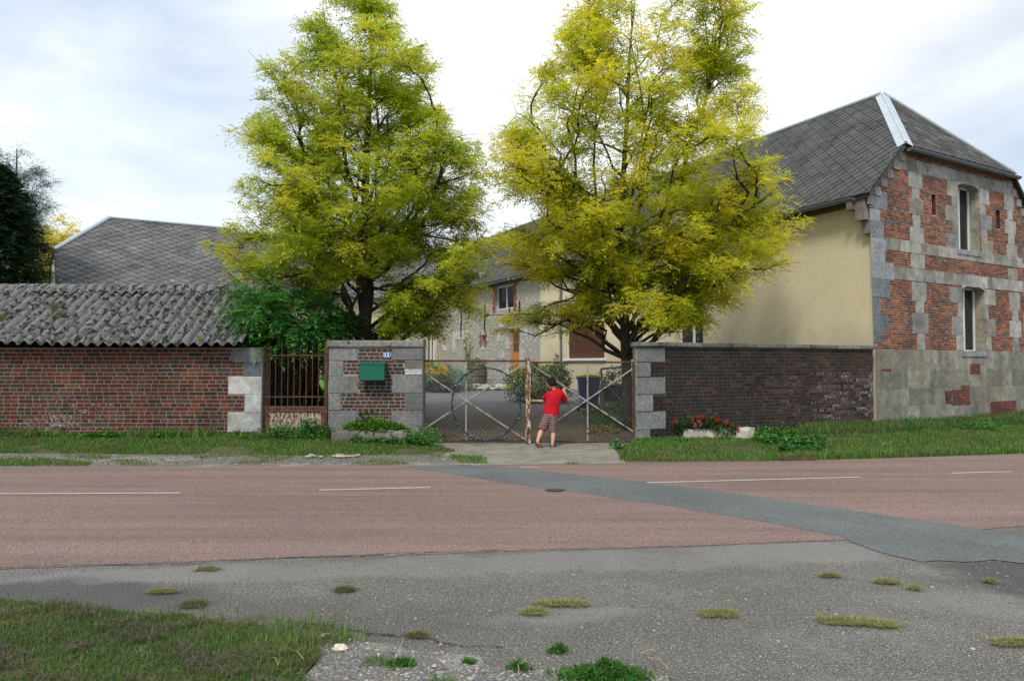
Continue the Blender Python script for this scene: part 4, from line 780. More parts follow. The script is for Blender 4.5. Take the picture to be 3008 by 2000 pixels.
# letterbox
h = PIL.rect(k6, 511, 806, 478, 684); lb = thing('letterbox', 'dark green metal letterbox on the gate pillar', 'letterbox', PIL.p(h[0], h[2], 0))
M['green'] = m_simple('green enamel', (.004, .115, .065), .42, 5, .08, 0, .4, .001)
m = MB(); m.fbox(PIL, h[0], h[1], h[2], h[3]-.03, .015, .27); m.hexa([PIL.p(h[0]-.008, h[3]-.03, .28), PIL.p(h[1]+.008, h[3]-.03, .28), PIL.p(h[1]+.008, h[3]-.03, .012), PIL.p(h[0]-.008, h[3]-.03, .012), PIL.p(h[0]-.008, h[3]-.012, .28), PIL.p(h[1]+.008, h[3]-.012, .28), PIL.p(h[1]+.008, h[3]+.025, .012), PIL.p(h[0]-.008, h[3]+.025, .012)]); m.build('box', M['green'], lb)
for x in (.085, h[1]-h[0]-.075):
    m = MB(); m.fbox(PIL, h[0]+x, h[0]+x+.018, h[2]-.24, h[2]-.003, .015, .03); m.fbox(PIL, h[0]+x, h[0]+x+.018, h[2]-.02, h[2]-.003, .03, .22); m.build('bracket', M['black'], lb)
# number plate 11
h = PIL.rect(k6, 762, 858, 352, 416); npl = thing('house_number', 'small blue enamel plate with white number 11', 'number plate', PIL.p(h[0], h[2], .02))
def rrect(m, fr, s0, s1, z0, z1, o0, o1, r, c=(1, 1, 1, 0)):
    pts = []
    for (cx_, cz_, a0) in ((s1-r, z1-r, 0), (s0+r, z1-r, 90), (s0+r, z0+r, 180), (s1-r, z0+r, 270)):
        for k in range(5): a = R(a0+k*22.5); pts.append((cx_+r*math.cos(a), cz_+r*math.sin(a)))
    m.face([fr.p(s, z, o1) for s, z in pts], c)
    for i in range(len(pts)): a, b = pts[i], pts[(i+1) % len(pts)]; m.face([fr.p(*a, o1), fr.p(*b, o1), fr.p(*b, o0), fr.p(*a, o0)], c)
WHT, BLU = (.72, .75, .78, 0), (.02, .07, .24, 0)
m = MB(); rrect(m, PIL, h[0], h[1], h[2], h[3], .012, .020, .025, BLU); rrect(m, PIL, h[0]+.007, h[1]-.007, h[2]+.007, h[3]-.007, .019, .0215, .022, WHT); rrect(m, PIL, h[0]+.014, h[1]-.014, h[2]+.014, h[3]-.014, .021, .023, .018, BLU); m.build('plate', M['attr'], npl)
m = MB(); xc, z0, z1 = (h[0]+h[1])/2, h[2]+.022, h[3]-.022
for dx in (-.028, .028): c_ = xc+dx; m.fbox(PIL, c_-.010, c_+.010, z0, z1, .0225, .0245, WHT); m.fbox(PIL, c_-.019, c_+.019, z0, z0+.010, .0225, .0247, WHT); m.fbox(PIL, c_-.021, c_-.009, z1-.022, z1-.010, .0225, .0247, WHT)
m.build('digits', M['attr'], npl)
# ================================================================== SMALL IRON GATE
SG = Frame((0, 15.62), (1, 0), (0, -1)); sg = thing('iron_gate', 'narrow rusty railing gate with solid lower panel beside the shed', 'gate', (-4.25, 15.62, 0))
def sx(x): return SG.px(650+x/2.957, 1150)[0]
def sz(y): return SG.px(860, 800+y/2.957)[1]
g0, g1 = sx(362), sx(925); zr0, zr1, zr2 = sz(1160), sz(1080), sz(720)
m = MB(); m.fbox(SG, g0, g1, zr0-.05, zr0, -.03, .03); m.fbox(SG, g0, g1, zr1-.012, zr1+.012, -.012, .012); m.fbox(SG, g0, g1, zr2-.012, zr2+.012, -.012, .012); m.fbox(SG, g0, g0+.05, .02, sz(640), -.029, .029); m.fbox(SG, g1-.05, g1, .02, sz(600), -.029, .029); m.build('frame', M['rust'], sg)
m = MB()
for i, x in enumerate((420, 470, 523, 577, 630, 683, 737, 790, 842, 893)): s = sx(x); m.tube([SG.p(s, zr0-.01, .0), SG.p(s+.004, sz(640)+.02*math.sin(i*2), .0)], .0090, 6)
m.build('bar', M['rust'], sg)
m = MB(); m.fbox(SG, g0+.055, g1-.055, .10, zr0-.053, -.012, .0); m.build('lower_panel', M['panel'], sg)
m = MB(); a, b = g0+.055, g1-.055; zt_ = zr0-.053
for (p, q, r_, s) in ((a, b, zt_-.06, zt_-.002), (a, b, .10, .16), (a, a+.07, .163, zt_-.063), (b-.07, b, .163, zt_-.063)): m.fbox(SG, p, q, r_, s, .001, .022)
m.build('panel_moulding', M['rust'], sg)
# ================================================================== RIGHT GARDEN WALL
gw = thing('garden_wall', 'dark brick garden wall with stone coping between gate and farmhouse', 'wall', (5.6, 17.2, 0))
k4 = (1.96, 1800, 600)
QR = [RWF.rect(k4, *r) for r in ((136, 300, 830, 908), (130, 218, 911, 993), (136, 302, 996, 1094), (136, 230, 1097, 1193), (136, 304, 1196, 1294), (136, 215, 1297, 1365))]
rT = 1.955
m = MB(); P4 = [RWF.p(.047, 0, 0), RWF.p(RWL, 0, 0), RWF.p(RWL, 0, -.36), RWF.p(.232, 0, -.36)]; zv = lambda q, z: (q[0], q[1], z); m.hexa([zv(q, -.05) for q in P4]+[zv(q, rT) for q in P4], (.10, .09, .08, .2)); m.build('mortar_bed', M['mortar'], gw)
def rcf(s, z):
    f = s/RWL; c = random.choice([(.032, .024, .018), (.026, .021, .017), (.040, .025, .019), (.03, .026, .021)]) if random.random() > f*.8-.05 else random.choice([(.075, .033, .026), (.055, .030, .025), (.09, .037, .028), (.045, .030, .026)])
    al = .20+.42*max(0, min(1, (f-.05)*1.15))*min(1, max(.3, (1.9-z)*1.6))+random.uniform(-.22, .22)
    if z > 1.75: al *= .4; c = tuple(a*b for a, b in zip(c, (.75, .95, .7)))
    return (*jitc(c, .2), max(0, min(.85, al)))
m = MB(); brickwork(m, RWF, .05, RWL, 0.0, rT, QR, .0745, .24, .118, rcf, .010, 0, .005, 'flemish'); m.build('brickwork', M['brick_dark'], gw)
m = MB()
for i, h in enumerate(QR): m.raised(RWF, max(.05, h[0]), h[1], h[2] if i < 5 else -.05, h[3], 0, .014, (*jitc((.21, .215, .21), .15), .38 if i < 5 else .1), .004, .008)
e0_, e1_ = RWF.p(.045, 0, 0), RWF.p(.230, 0, -.36); ed_ = e1_-e0_; ENDF = Frame(e0_, (ed_[0], ed_[1]), (-ed_[1], ed_[0]))
for i in range(5): m.raised(ENDF, 0.0, .40, .0+i*.39, .385+i*.39, -.002, .012, (*jitc((.27, .26, .23), .15), .15), .003, .006)
m.build('stonework', M['stone_lichen'], gw)
m = MB(); x = .0
while x < RWL+.02: l = random.uniform(.55, .95); x1_ = min(x+l, RWL+.04); m.raised(RWF, x, x1_-.006, rT-.0, rT+.095, -.04, .06+random.uniform(-.005, .005), (*jitc((.16, .16, .145), .2), .25), .006, .015); sk = .20 if x == 0 else 0; P4 = [RWF.p(x+.01, 0, .035), RWF.p(x1_-.006, 0, .035), RWF.p(x1_-.006, 0, -.42), RWF.p(x+.01+sk, 0, -.42)]; m.hexa([zv(q, rT+.004) for q in P4]+[zv(q, rT+.092) for q in P4], (.22, .215, .19, .35)); x = x1_
m.build('coping', M['coping'], gw)
# ================================================================== MAIN GATE LEAVES
def gp(x, y): return GAT.px(1200+x/2.24, 700+y/2.24)
def leaf(name, label, xl, xr, yt, yb, xm, d1, d2, post):
    gl = thing(name, label, 'gate', GAT.p(gp(xl, yb)[0], 0, 0), 'chain link leaves of the driveway gate')
    sA, zT = gp(xl, yt); sB, zB = gp(xr, yb); m = MB(); r_ = .019
    m.tube([GAT.p(sA, zT), GAT.p(sB, zT)], r_, 8); m.tube([GAT.p(sA, zB), GAT.p(sB, zB)], r_, 8); e_ = sA if post > 0 else sB; m.tube([GAT.p(e_, zB), GAT.p(e_, zT)], r_, 8); m.build('frame', M['rust'], gl)
    m = MB(); s_ = gp(xm, yt)[0]; m.tube([GAT.p(s_, zB, .0), GAT.p(s_, zT, .0)], .017, 8); m.build('upright', M['tube'], gl)
    for d in (d1, d2):
        a, b = gp(d[0], d[1]), gp(d[2], d[3]); m = MB(); m.tube([GAT.p(*a, .025), GAT.p(*b, .025)], .015, 8); m.build('brace', M['tube'], gl)
    m = MB(); W_, H_ = sB-sA, zT-zB; st = .078; k = -H_
    while k < W_:
        for sg_ in (1, -1):
            x0, x1 = k, k+H_; z0, z1 = (zB, zT) if sg_ > 0 else (zT, zB)
            t0, t1 = max(0, (0-x0)/H_), min(1, (W_-x0)/H_)
            if t1-t0 > .02: pts = [GAT.p(sA+x0+(x1-x0)*q, z0+(z1-z0)*q, -.020+sg_*.003) for q in (t0, t1)]; m.tube(pts, .0016, 3, caps=False)
        k += st
    m.build('chain_link', M['wire'], gl); return gl, sA, sB, zB, zT
gl1, a1, b1, zB, zT = leaf('gate_leaf', 'left leaf of the wire mesh driveway gate, with the tinsel ring on it', 95, 772, 806, 1326, 380, (95, 880, 772, 1325), (90, 1262, 745, 835), 1)
gl2, a2, b2, zB2, zT2 = leaf('gate_leaf', 'right leaf of the wire mesh driveway gate, where the boy stands', 800, 1478, 815, 1335, 1178, (828, 845, 1480, 1272), (960, 1210, 1472, 860), 0)
m = MB(); p0, p1 = gp(769, 1340), gp(803, 788); m.fbox(GAT, p0[0], p1[0], p0[1]-.02, p1[1], -.04, .045); m.build('meeting_post', M['rustpaint'], gl1)
m = MB(); m.tube([GAT.p((p0[0]+p1[0])/2, .012, .05), GAT.p((p0[0]+p1[0])/2, p0[1]+.3, .05)], .010, 6); m.build('drop_bolt', M['black'], gl1)
# tinsel ring
cx_, cz_ = gp(512, 1087); rx = (gp(740, 1087)[0]-gp(285, 1087)[0])/2-.01; rz_ = (gp(512, 850)[1]-gp(512, 1325)[1])/2; tg = thing('tinsel_ring', 'dark green tinsel garland wound round a hoop on the left gate leaf', 'garland', GAT.p(cx_, cz_-rz_, .06))
def rp(a, o=.05): return GAT.p(cx_+rx*math.cos(a), cz_+rz_*math.sin(a)*(1+.02*math.sin(3*a)), o)
m = MB(); m.tube([rp(a) for a in np.linspace(0, 2*math.pi, 60)], .011, 6, (.01, .035, .03, 0), False); m.build('hoop', M['attr'], tg)
n = 5200; A_ = RNG.uniform(0, 2*np.pi, n); P_ = np.array([rp(a) for a in A_])+RNG.normal(0, .008, (n, 3)); D_ = RNG.normal(0, 1, (n, 3)); V = leaves(P_, D_/np.linalg.norm(D_, axis=1)[:, None], RNG.uniform(.018, .042, n), np.full(n, .006), RNG.uniform(-3, 3, n), 0)
t = NT('tinsel foil'); c, a = t.attr(); M['tinsel'] = t.fin(c, .3, metal=.6, spec=.5); leafmesh('tinsel', V, colarr([(.01, .06, .055), (.015, .09, .08), (.01, .045, .05), (.45, .60, .70), (.02, .06, .16)], n), M['tinsel'], tg)
#SPLIT
# ================================================================== BOY
def bq(x, y, Y): return Vector(dep(1520+x/4.48, 1000+y/4.48, Y))
PB = bq(440, 1400, 14.95); PB.z = .014
boy = thing('person', 'boy in red t-shirt and checked shorts, seen from behind, leaning on the gate', 'person', PB)
def skinned(name, nodes, edges, mat, parent, sub_=2, root=0):
    me = bpy.data.meshes.new(name); off = Vector(wloc(parent)); me.from_pydata([tuple(Vector(n[0])-off) for n in nodes], edges, []); o = bpy.data.objects.new(name, me); COL.objects.link(o)
    md = o.modifiers.new('skin', 'SKIN'); 
    for i, n in enumerate(nodes): sv = me.skin_vertices[0].data[i]; r = n[1]; sv.radius = (r, r) if not hasattr(r, '__len__') else r; sv.use_root = (i == root)
    md.use_smooth_shade = True; s_ = o.modifiers.new('sub', 'SUBSURF'); s_.levels = sub_; s_.render_levels = sub_
    dg = bpy.context.evaluated_depsgraph_get(); nm = bpy.data.meshes.new_from_object(o.evaluated_get(dg)); bpy.data.objects.remove(o); nm.name = name; nm.materials.clear(); nm.materials.append(mat)
    nm.polygons.foreach_set('use_smooth', np.ones(len(nm.polygons), dtype=bool))
    o = bpy.data.objects.new(name, nm); COL.objects.link(o); o.parent = parent; return o
t = NT('skin'); M['skin'] = t.fin(t.mix(t.noise(12, 3), (.52, .27, .18), (.60, .33, .23)), .5, spec=.35)
Nn = []; Ee = []
def nd(p, r, par=None): Nn.append((Vector(p), r)); i = len(Nn)-1; (Ee.append((par, i)) if par is not None else None); return i
pel = nd(bq(432, 965, 15.08), .095); sp1 = nd(bq(450, 860, 15.08), .085, pel); ch = nd(bq(482, 735, 15.06), .092, sp1); nb = nd(bq(484, 660, 15.05), .045, ch); nk = nd(bq(474, 620, 15.05), .040, nb); hb = nd(bq(455, 580, 15.06), .050, nk)
sl_ = nd(bq(420, 700, 15.08), .045, ch); la = nd(bq(372, 735, 15.14), .037, sl_); le = nd(bq(362, 797, 15.26), .030, la); lf = nd(bq(290, 795, 15.34), .025, le); lw_ = nd(bq(232, 792, 15.44), .017, lf); lh_ = nd(bq(212, 793, 15.47), .020, lw_)
sr_ = nd(bq(560, 700, 15.08), .045, ch); ra = nd(bq(612, 745, 15.14), .036, sr_); re_ = nd(bq(632, 800, 15.24), .030, ra); rf = nd(bq(640, 735, 15.34), .024, re_); rw_ = nd(bq(622, 680, 15.46), .016, rf); rh_ = nd(bq(614, 660, 15.49), .020, rw_)
hl = nd(bq(395, 1005, 15.04), .080, pel); kl = nd(bq(318, 1170, 14.98), .050, hl); cl = nd(bq(292, 1240, 14.92), .046, kl); al_ = nd(bq(262, 1330, 14.84), .028, cl); fl_ = nd(bq(268, 1360, 14.86), .030, al_); tl_ = nd(bq(296, 1405, 14.98), .022, fl_)
hr = nd(bq(468, 1010, 15.06), .080, pel); kr = nd(bq(466, 1180, 15.04), .050, hr); c2 = nd(bq(470, 1255, 15.00), .047, kr); ar = nd(bq(458, 1370, 14.95), .028, c2); fr2 = nd(bq(458, 1398, 14.98), .030, ar); tr2 = nd(bq(486, 1408, 15.08), .022, fr2)
# fingers: each a chain rooted in the palm
for k, (dx, dy, l) in enumerate(((-8, -30, .052), (2, -36, .060), (12, -33, .056), (21, -25, .045))):
    f0 = nd(bq(606+dx*.55+4, 652-3, 15.52), .0075, rh_); f1 = nd(bq(606+dx*.9+4, 652+dy*.55, 15.555), .007, f0); f2 = nd(bq(606+dx*1.1+4, 652+dy, 15.56), .006, f1)
tb = nd(bq(596, 655, 15.50), .0085, rh_); nd(bq(586, 640, 15.52), .007, tb)
for k, (dy, l) in enumerate(((-6, 26), (0, 30), (6, 29), (12, 24))):
    f0 = nd(bq(206, 793+dy*.9, 15.50), .0075, lh_); f1 = nd(bq(212-l*.75, 793+dy, 15.55), .007, f0); f2 = nd(bq(212-l*.9, 793+dy*1.1, 15.585), .006, f1)
tb = nd(bq(214, 783, 15.50), .008, lh_); nd(bq(198, 775, 15.53), .007, tb)
skinned('body', Nn, Ee, M['skin'], boy, 2, pel)
# head with face turned to the left and away
hc = bq(446, 565, 15.07); fdir = Vector((-.80, .58, -.12)).normalized(); upv = Vector((-.06, .02, 1)).normalized(); sdv = fdir.cross(upv).normalized(); upv = sdv.cross(fdir)
def headp(a, b, c): return hc+fdir*a+sdv*b+upv*c
m = MB(); nu, nv = 20, 14; i0 = 0
for a in range(nv+1):
    th = math.pi*a/nv
    for b in range(nu):
        q = 2*math.pi*b/nu; x, y, z = math.sin(th)*math.cos(q), math.sin(th)*math.sin(q), math.cos(th); k = 1-.16*max(0, -z)*(1-.4*max(0, x)); m.v.append(tuple(headp(x*.092*k+(.008 if z < -.2 and x > 0 else 0), y*.074*k, z*.105)))
for a in range(nv):
    for b in range(nu): d = (b+1) % nu; m.f.append((a*nu+b, (a+1)*nu+b, (a+1)*nu+d, a*nu+d)); m.c.append((1, 1, 1, 0))
m.tube([headp(.084, 0, .02), headp(.106, 0, -.012), headp(.090, 0, -.026)], [.006, .011, .007], 6)      # nose
for s in (-1, 1): m.ell(headp(-.005, s*.076, -.005), .014, .008, .024); 
m.tube([headp(.083, -.02, -.052), headp(.091, 0, -.050), headp(.083, .02, -.052)], [.003, .006, .003], 6)
m.build('head', M['skin'], boy, True)
for s in (-1, 1): e_ = MB(); e_.ell(headp(.080, s*.030, .004), .010, .010, .007, (.02, .015, .012, 0)); e_.build('eye', M['attr'], boy, True)
t = NT('dark brown hair'); M['hair'] = t.fin(t.mix(t.noise(60, 4, .6, t.mapv((1, 1, .2))), (.010, .006, .005), (.028, .016, .011)), .75, t.noise(90, 3), .004, .1)
m = MB(); nu, nv = 26, 10
for a in range(nv+1):
    for b in range(nu):
        q = 2*math.pi*b/nu; front = math.cos(q); lim = 1.12 if front > .55 else (1.75 if front > 0 else 2.12); th = lim*a/nv; k = 1.10+.05*math.sin(q*9+a)+.03*math.sin(q*5+a*2); m.v.append(tuple(headp(math.sin(th)*math.cos(q)*.094*k-.005, math.sin(th)*math.sin(q)*.079*k, math.cos(th)*.106*k+.003)))
for a in range(nv):
    for b in range(nu): d = (b+1) % nu; m.f.append((a*nu+b, (a+1)*nu+b, (a+1)*nu+d, a*nu+d)); m.c.append((1, 1, 1, 0))
n = 1500; q = RNG.uniform(0, 2*np.pi, n); th = np.arccos(RNG.uniform(-.45, 1, n)); keep = (np.cos(q) < .5) | (th < 1.1); q, th = q[keep], th[keep]
m.build('hair', M['hair'], boy, True)
hp = np.array([tuple(headp(math.sin(b)*math.cos(a)*.098, math.sin(b)*math.sin(a)*.083, math.cos(b)*.110)) for a, b in zip(q, th)]); hd = hp-np.array(hc); hd[:, 2] -= .10; 
# garments as lofts
def loft(m, rings, nseg=20, wr=0., seed=0):
    """rings: (centre, rx, ry) horizontal-ish ellipses; axes from neighbours"""
    i0 = len(m.v); n = len(rings)
    for k, (c, rx, ry, ax) in enumerate(rings):
        c = Vector(c); ax = Vector(ax).normalized(); d = (Vector(rings[min(k+1, n-1)][0])-Vector(rings[max(k-1, 0)][0])).normalized(); x = (ax-d*ax.dot(d)).normalized(); y = d.cross(x)
        for j in range(nseg): a = 2*math.pi*j/nseg; w_ = 1+wr*math.sin(a*3+k*.9+seed)+wr*.6*math.sin(a*7-k*1.7); m.v.append(tuple(c+x*rx*math.cos(a)*w_+y*ry*math.sin(a)*w_))
    for k in range(n-1):
        for j in range(nseg): b = (j+1) % nseg; m.f.append((i0+k*nseg+j, i0+k*nseg+b, i0+(k+1)*nseg+b, i0+(k+1)*nseg+j)); m.c.append((1, 1, 1, 0))
X_ = (1, 0, 0)
t = NT('red cotton'); c = t.mix(t.noise(4, 3), (.44, .010, .018), (.56, .018, .028)); M['red'] = t.fin(c, .8, t.noise(11, 4, .6, t.mapv((1, 1, .45), (0, .5, 0))), .045, .1)
m = MB(); loft(m, [(bq(436, 968, 15.08), .163, .115, X_), (bq(440, 940, 15.08), .160, .113, X_), (bq(450, 870, 15.08), .142, .108, X_), (bq(468, 790, 15.07), .147, .108, X_), (bq(484, 715, 15.06), .156, .100, X_), (bq(494, 682, 15.06), .150, .088, X_), (bq(496, 662, 15.06), .118, .07, X_), (bq(492, 646, 15.055), .078, .055, X_), (bq(488, 634, 15.05), .052, .046, X_)], 28, .035)
sh_ = m.build('t_shirt', M['red'], boy, True)
m = MB(); loft(m, [(bq(432, 690, 15.07), .062, .062, X_), (bq(402, 708, 15.09), .060, .062, X_), (bq(384, 735, 15.13), .056, .057, X_), (bq(374, 765, 15.17), .055, .054, X_), (bq(368, 786, 15.20), .054, .053, X_)], 16, .02); m.build('sleeve', M['red'], sh_, True)
m = MB(); loft(m, [(bq(550, 690, 15.07), .062, .062, X_), (bq(582, 706, 15.09), .060, .062, X_), (bq(604, 735, 15.12), .056, .057, X_), (bq(618, 765, 15.16), .055, .054, X_), (bq(624, 786, 15.18), .054, .053, X_)], 16, .02); m.build('sleeve', M['red'], sh_, True)
t = NT('brown checked cotton'); sx_ = t.n('ShaderNodeSeparateXYZ'); t.l(t.co, sx_.inputs[0]); 
def band(ax, f, w_, ph=0.): return t.math('LESS_THAN', t.math('FRACT', t.math('ADD', t.math('MULTIPLY', sx_.outputs[ax], f), ph)), w_)
c = t.mix(band(0, 22, .5), (.10, .048, .045), (.17, .085, .075)); c = t.mix(t.math('MULTIPLY', band(2, 22, .5), .5), c, (.055, .028, .03)); c = t.mix(t.math('MULTIPLY', band(0, 22, .12, .3), .8), c, (.42, .33, .30)); c = t.mix(t.math('MULTIPLY', band(2, 22, .12, .3), .8), c, (.38, .30, .27)); M['check'] = t.fin(c, .85, t.noise(12, 3), .02, .15)
m = MB(); loft(m, [(bq(440, 930, 15.08), .135, .098, X_), (bq(436, 965, 15.08), .143, .106, X_), (bq(432, 1000, 15.07), .146, .110, X_), (bq(430, 1030, 15.06), .135, .10, X_)], 22, .01); so_ = m.build('shorts', M['check'], boy, True)
m = MB(); loft(m, [(bq(400, 990, 15.06), .088, .098, X_), (bq(376, 1040, 15.04), .092, .096, X_), (bq(350, 1100, 15.01), .088, .09, X_), (bq(328, 1150, 14.98), .085, .084, X_), (bq(322, 1172, 14.97), .080, .08, X_)], 18, .025, 1); m.build('shorts_leg', M['check'], so_, True)
m = MB(); loft(m, [(bq(464, 990, 15.07), .088, .098, X_), (bq(462, 1040, 15.06), .092, .096, X_), (bq(458, 1100, 15.05), .090, .09, X_), (bq(456, 1160, 15.04), .086, .084, X_), (bq(455, 1198, 15.03), .082, .08, X_)], 18, .025, 2); m.build('shorts_leg', M['check'], so_, True)
def shoe(a, b, name='sandal'):
    a, b = Vector(a), Vector(b); d = (b-a).normalized(); s = d.cross(Vector((0, 0, 1))).normalized(); u_ = s.cross(d); m = MB(); ks = []
    for (f, w_) in ((-.16, .022), (-.05, .031), (.3, .030), (.6, .036), (.9, .036), (1.1, .022)): ks.append((f, w_))
    L_ = (b-a).length; lay = []
    for h_ in (-.012, .004): lay.append([a+d*L_*f+s*w_+u_*h_ for f, w_ in ks]+[a+d*L_*f-s*w_+u_*h_ for f, w_ in ks[::-1]])
    m.face(lay[0][::-1], (.012, .013, .016, 0)); m.face(lay[1], (.02, .02, .024, 0))
    for i in range(len(lay[0])): j = (i+1) % len(lay[0]); m.face([lay[0][i], lay[0][j], lay[1][j], lay[1][i]], (.015, .016, .02, 0))
    for f in (.25, .75): m.tube([a+d*L_*f+s*.034+u_*.004, a+d*L_*f+s*.026+u_*.038, a+d*L_*f+u_*.05, a+d*L_*f-s*.026+u_*.038, a+d*L_*f-s*.034+u_*.004], .009, 6, (.10, .13, .17, 0))
    m.tube([a-d*.02+s*.028+u_*.005, a-d*.035+u_*.05, a-d*.02-s*.028+u_*.005], .008, 6, (.06, .07, .09, 0)); m.build(name, M['attr'], boy, True)
A_ = bq(256, 1352, 14.86); B_ = bq(305, 1418, 15.02); B_.z = .028; shoe(A_+Vector((0, 0, -.035)), B_)
A_ = bq(448, 1408, 14.98); A_.z = .028; shoe(A_, A_+Vector((.075, .15, 0)))
# ================================================================== YARD THINGS
def on_yard(u, Y): p = dep(u, 1200, Y); return np.array((p[0], Y, yz(Y)))
# wheelie bin
bp = on_yard(1729, 22.5); bb = thing('wheelie_bin', 'blue wheelie bin with yellow lid in the yard behind the gate', 'bin', bp); x, y, z = bp
M['blue'] = m_simple('blue plastic', (.02, .06, .20), .45, 6, .1); M['yellow'] = m_simple('yellow plastic', (.58, .50, .03), .45, 6, .08)
m = MB(); w0, w1, H_ = .23, .30, .93; m.hexa([(x-w0, y-w0, z+.09), (x+w0, y-w0, z+.09), (x+w0, y+w0, z+.09), (x-w0, y+w0, z+.09), (x-w1, y-w1, z+H_), (x+w1, y-w1, z+H_), (x+w1, y+w1*1.1, z+H_), (x-w1, y+w1*1.1, z+H_)]); m.box(x-.33, x+.33, y-.33, y+.36, z+H_, z+H_+.05); m.build('body', M['blue'], bb)
m = MB(); n = 9
for i in range(n):
    a, b = -.34+.68*i/n, -.34+.68*(i+1)/n; f = lambda q: .075+.05*math.cos(q/.34*1.5); m.hexa([(x+a, y-.36, z+H_+.055), (x+b, y-.36, z+H_+.055), (x+b, y+.40, z+H_+.055), (x+a, y+.40, z+H_+.055), (x+a, y-.36, z+H_+f(a)), (x+b, y-.36, z+H_+f(b)), (x+b, y+.36, z+H_+f(b)+.03), (x+a, y+.36, z+H_+f(a)+.03)])
m.build('lid', M['yellow'], bb)
for s in (-1, 1): m = MB(); m.tube([(x+s*.25, y+.25, z+.1), (x+s*.31, y+.25, z+.1)], .1, 14); m.build('wheel', M['black'], bb)
m = MB(); m.tube([(x-.24, y+.40, z+H_+.02), (x-.24, y+.46, z+H_+.03), (x+.24, y+.46, z+H_+.03), (x+.24, y+.40, z+H_+.02)], .016, 6); m.build('handle', M['blue'], bb)
# small trailer
tp = on_yard(1812, 20.6); tr_ = thing('trailer', 'small dark grey box trailer parked in the yard behind the right gate leaf', 'trailer', tp); x, y, z = tp; GR = (.10, .115, .12, 0)
m = MB(); m.box(x-.38, x+.75, y-.4, y+.6, z+.42, z+.47, GR); m.box(x-.38, x+.75, y-.40, y-.37, z+.47, z+.86, (.05, .05, .055, 0)); m.box(x-.38, x+.75, y+.57, y+.60, z+.47, z+.86, (.05, .05, .055, 0)); m.box(x-.38, x-.35, y-.37, y+.57, z+.47, z+.86, (.05, .05, .055, 0)); m.build('body', M['attr'], tr_)
m = MB(); 
for a, b in (((x-.40, y-.42, z+.2), (x-.46, y-.42, z+1.32)), ((x-.46, y-.42, z+1.30), (x+.8, y-.30, z+1.40)), ((x-.42, y-.42, z+.88), (x+.78, y-.42, z+.88)), ((x+.3, y-.43, z+.42), (x+.3, y-.43, z+.95)), ((x-.44, y-.42, z+.44), (x+.78, y-.42, z+.44)), ((x-.36, y-.42, z+.30), (x-1.05, y-.55, z+.48)), ((x-.30, y-.44, z+.86), (x+.1, y-.44, z+.44))): m.tube([a, b], .026, 6, (.16, .19, .20, 0))
m.build('rail', M['attr'], tr_)
for s in (-.30, .50): m = MB(); m.tube([(x+.30, y+s, z+.20), (x+.30, y+s+.12, z+.20)], .20, 16, (.02, .02, .02, 0)); m.build('wheel', M['attr'], tr_)
m = MB(); m.box(x-1.12, x-.95, y-.62, y-.50, z+.46, z+.52, (.45, .47, .48, 0)); m.build('coupling', M['attr'], tr_)
# barrel
bp = on_yard(1402, 33.5); br = thing('barrel', 'weathered wooden half barrel against the flint wall', 'barrel', bp); x, y, z = bp; z += .05
m = MB(); n = 18
for i in range(n):
    a0, a1 = 2*math.pi*i/n+.01, 2*math.pi*(i+1)/n-.01; hs = [0, .3, .6, .85]; rr = [.37, .43, .43, .38]; c = jitc((.11, .085, .065), .25)
    for k in range(3): m.face([(x+rr[k]*math.cos(a0), y+rr[k]*math.sin(a0), z+hs[k]), (x+rr[k]*math.cos(a1), y+rr[k]*math.sin(a1), z+hs[k]), (x+rr[k+1]*math.cos(a1), y+rr[k+1]*math.sin(a1), z+hs[k+1]), (x+rr[k+1]*math.cos(a0), y+rr[k+1]*math.sin(a0), z+hs[k+1])], (*c, 0))
m.build('staves', M['rockm'], br)
for hz, r_ in ((.12, .405), (.42, .445), (.72, .415)): m = MB(); m.tube([(x+r_*math.cos(a), y+r_*math.sin(a), z+hz) for a in np.linspace(0, 2*math.pi, 25)], .022, 5); m.build('hoop', M['rust'], br)
bushy('planting', (x, y, z+.92), (.40, .40, .22), 500, .09, .05, [(.06, .12, .03), (.16, .22, .05)], br)
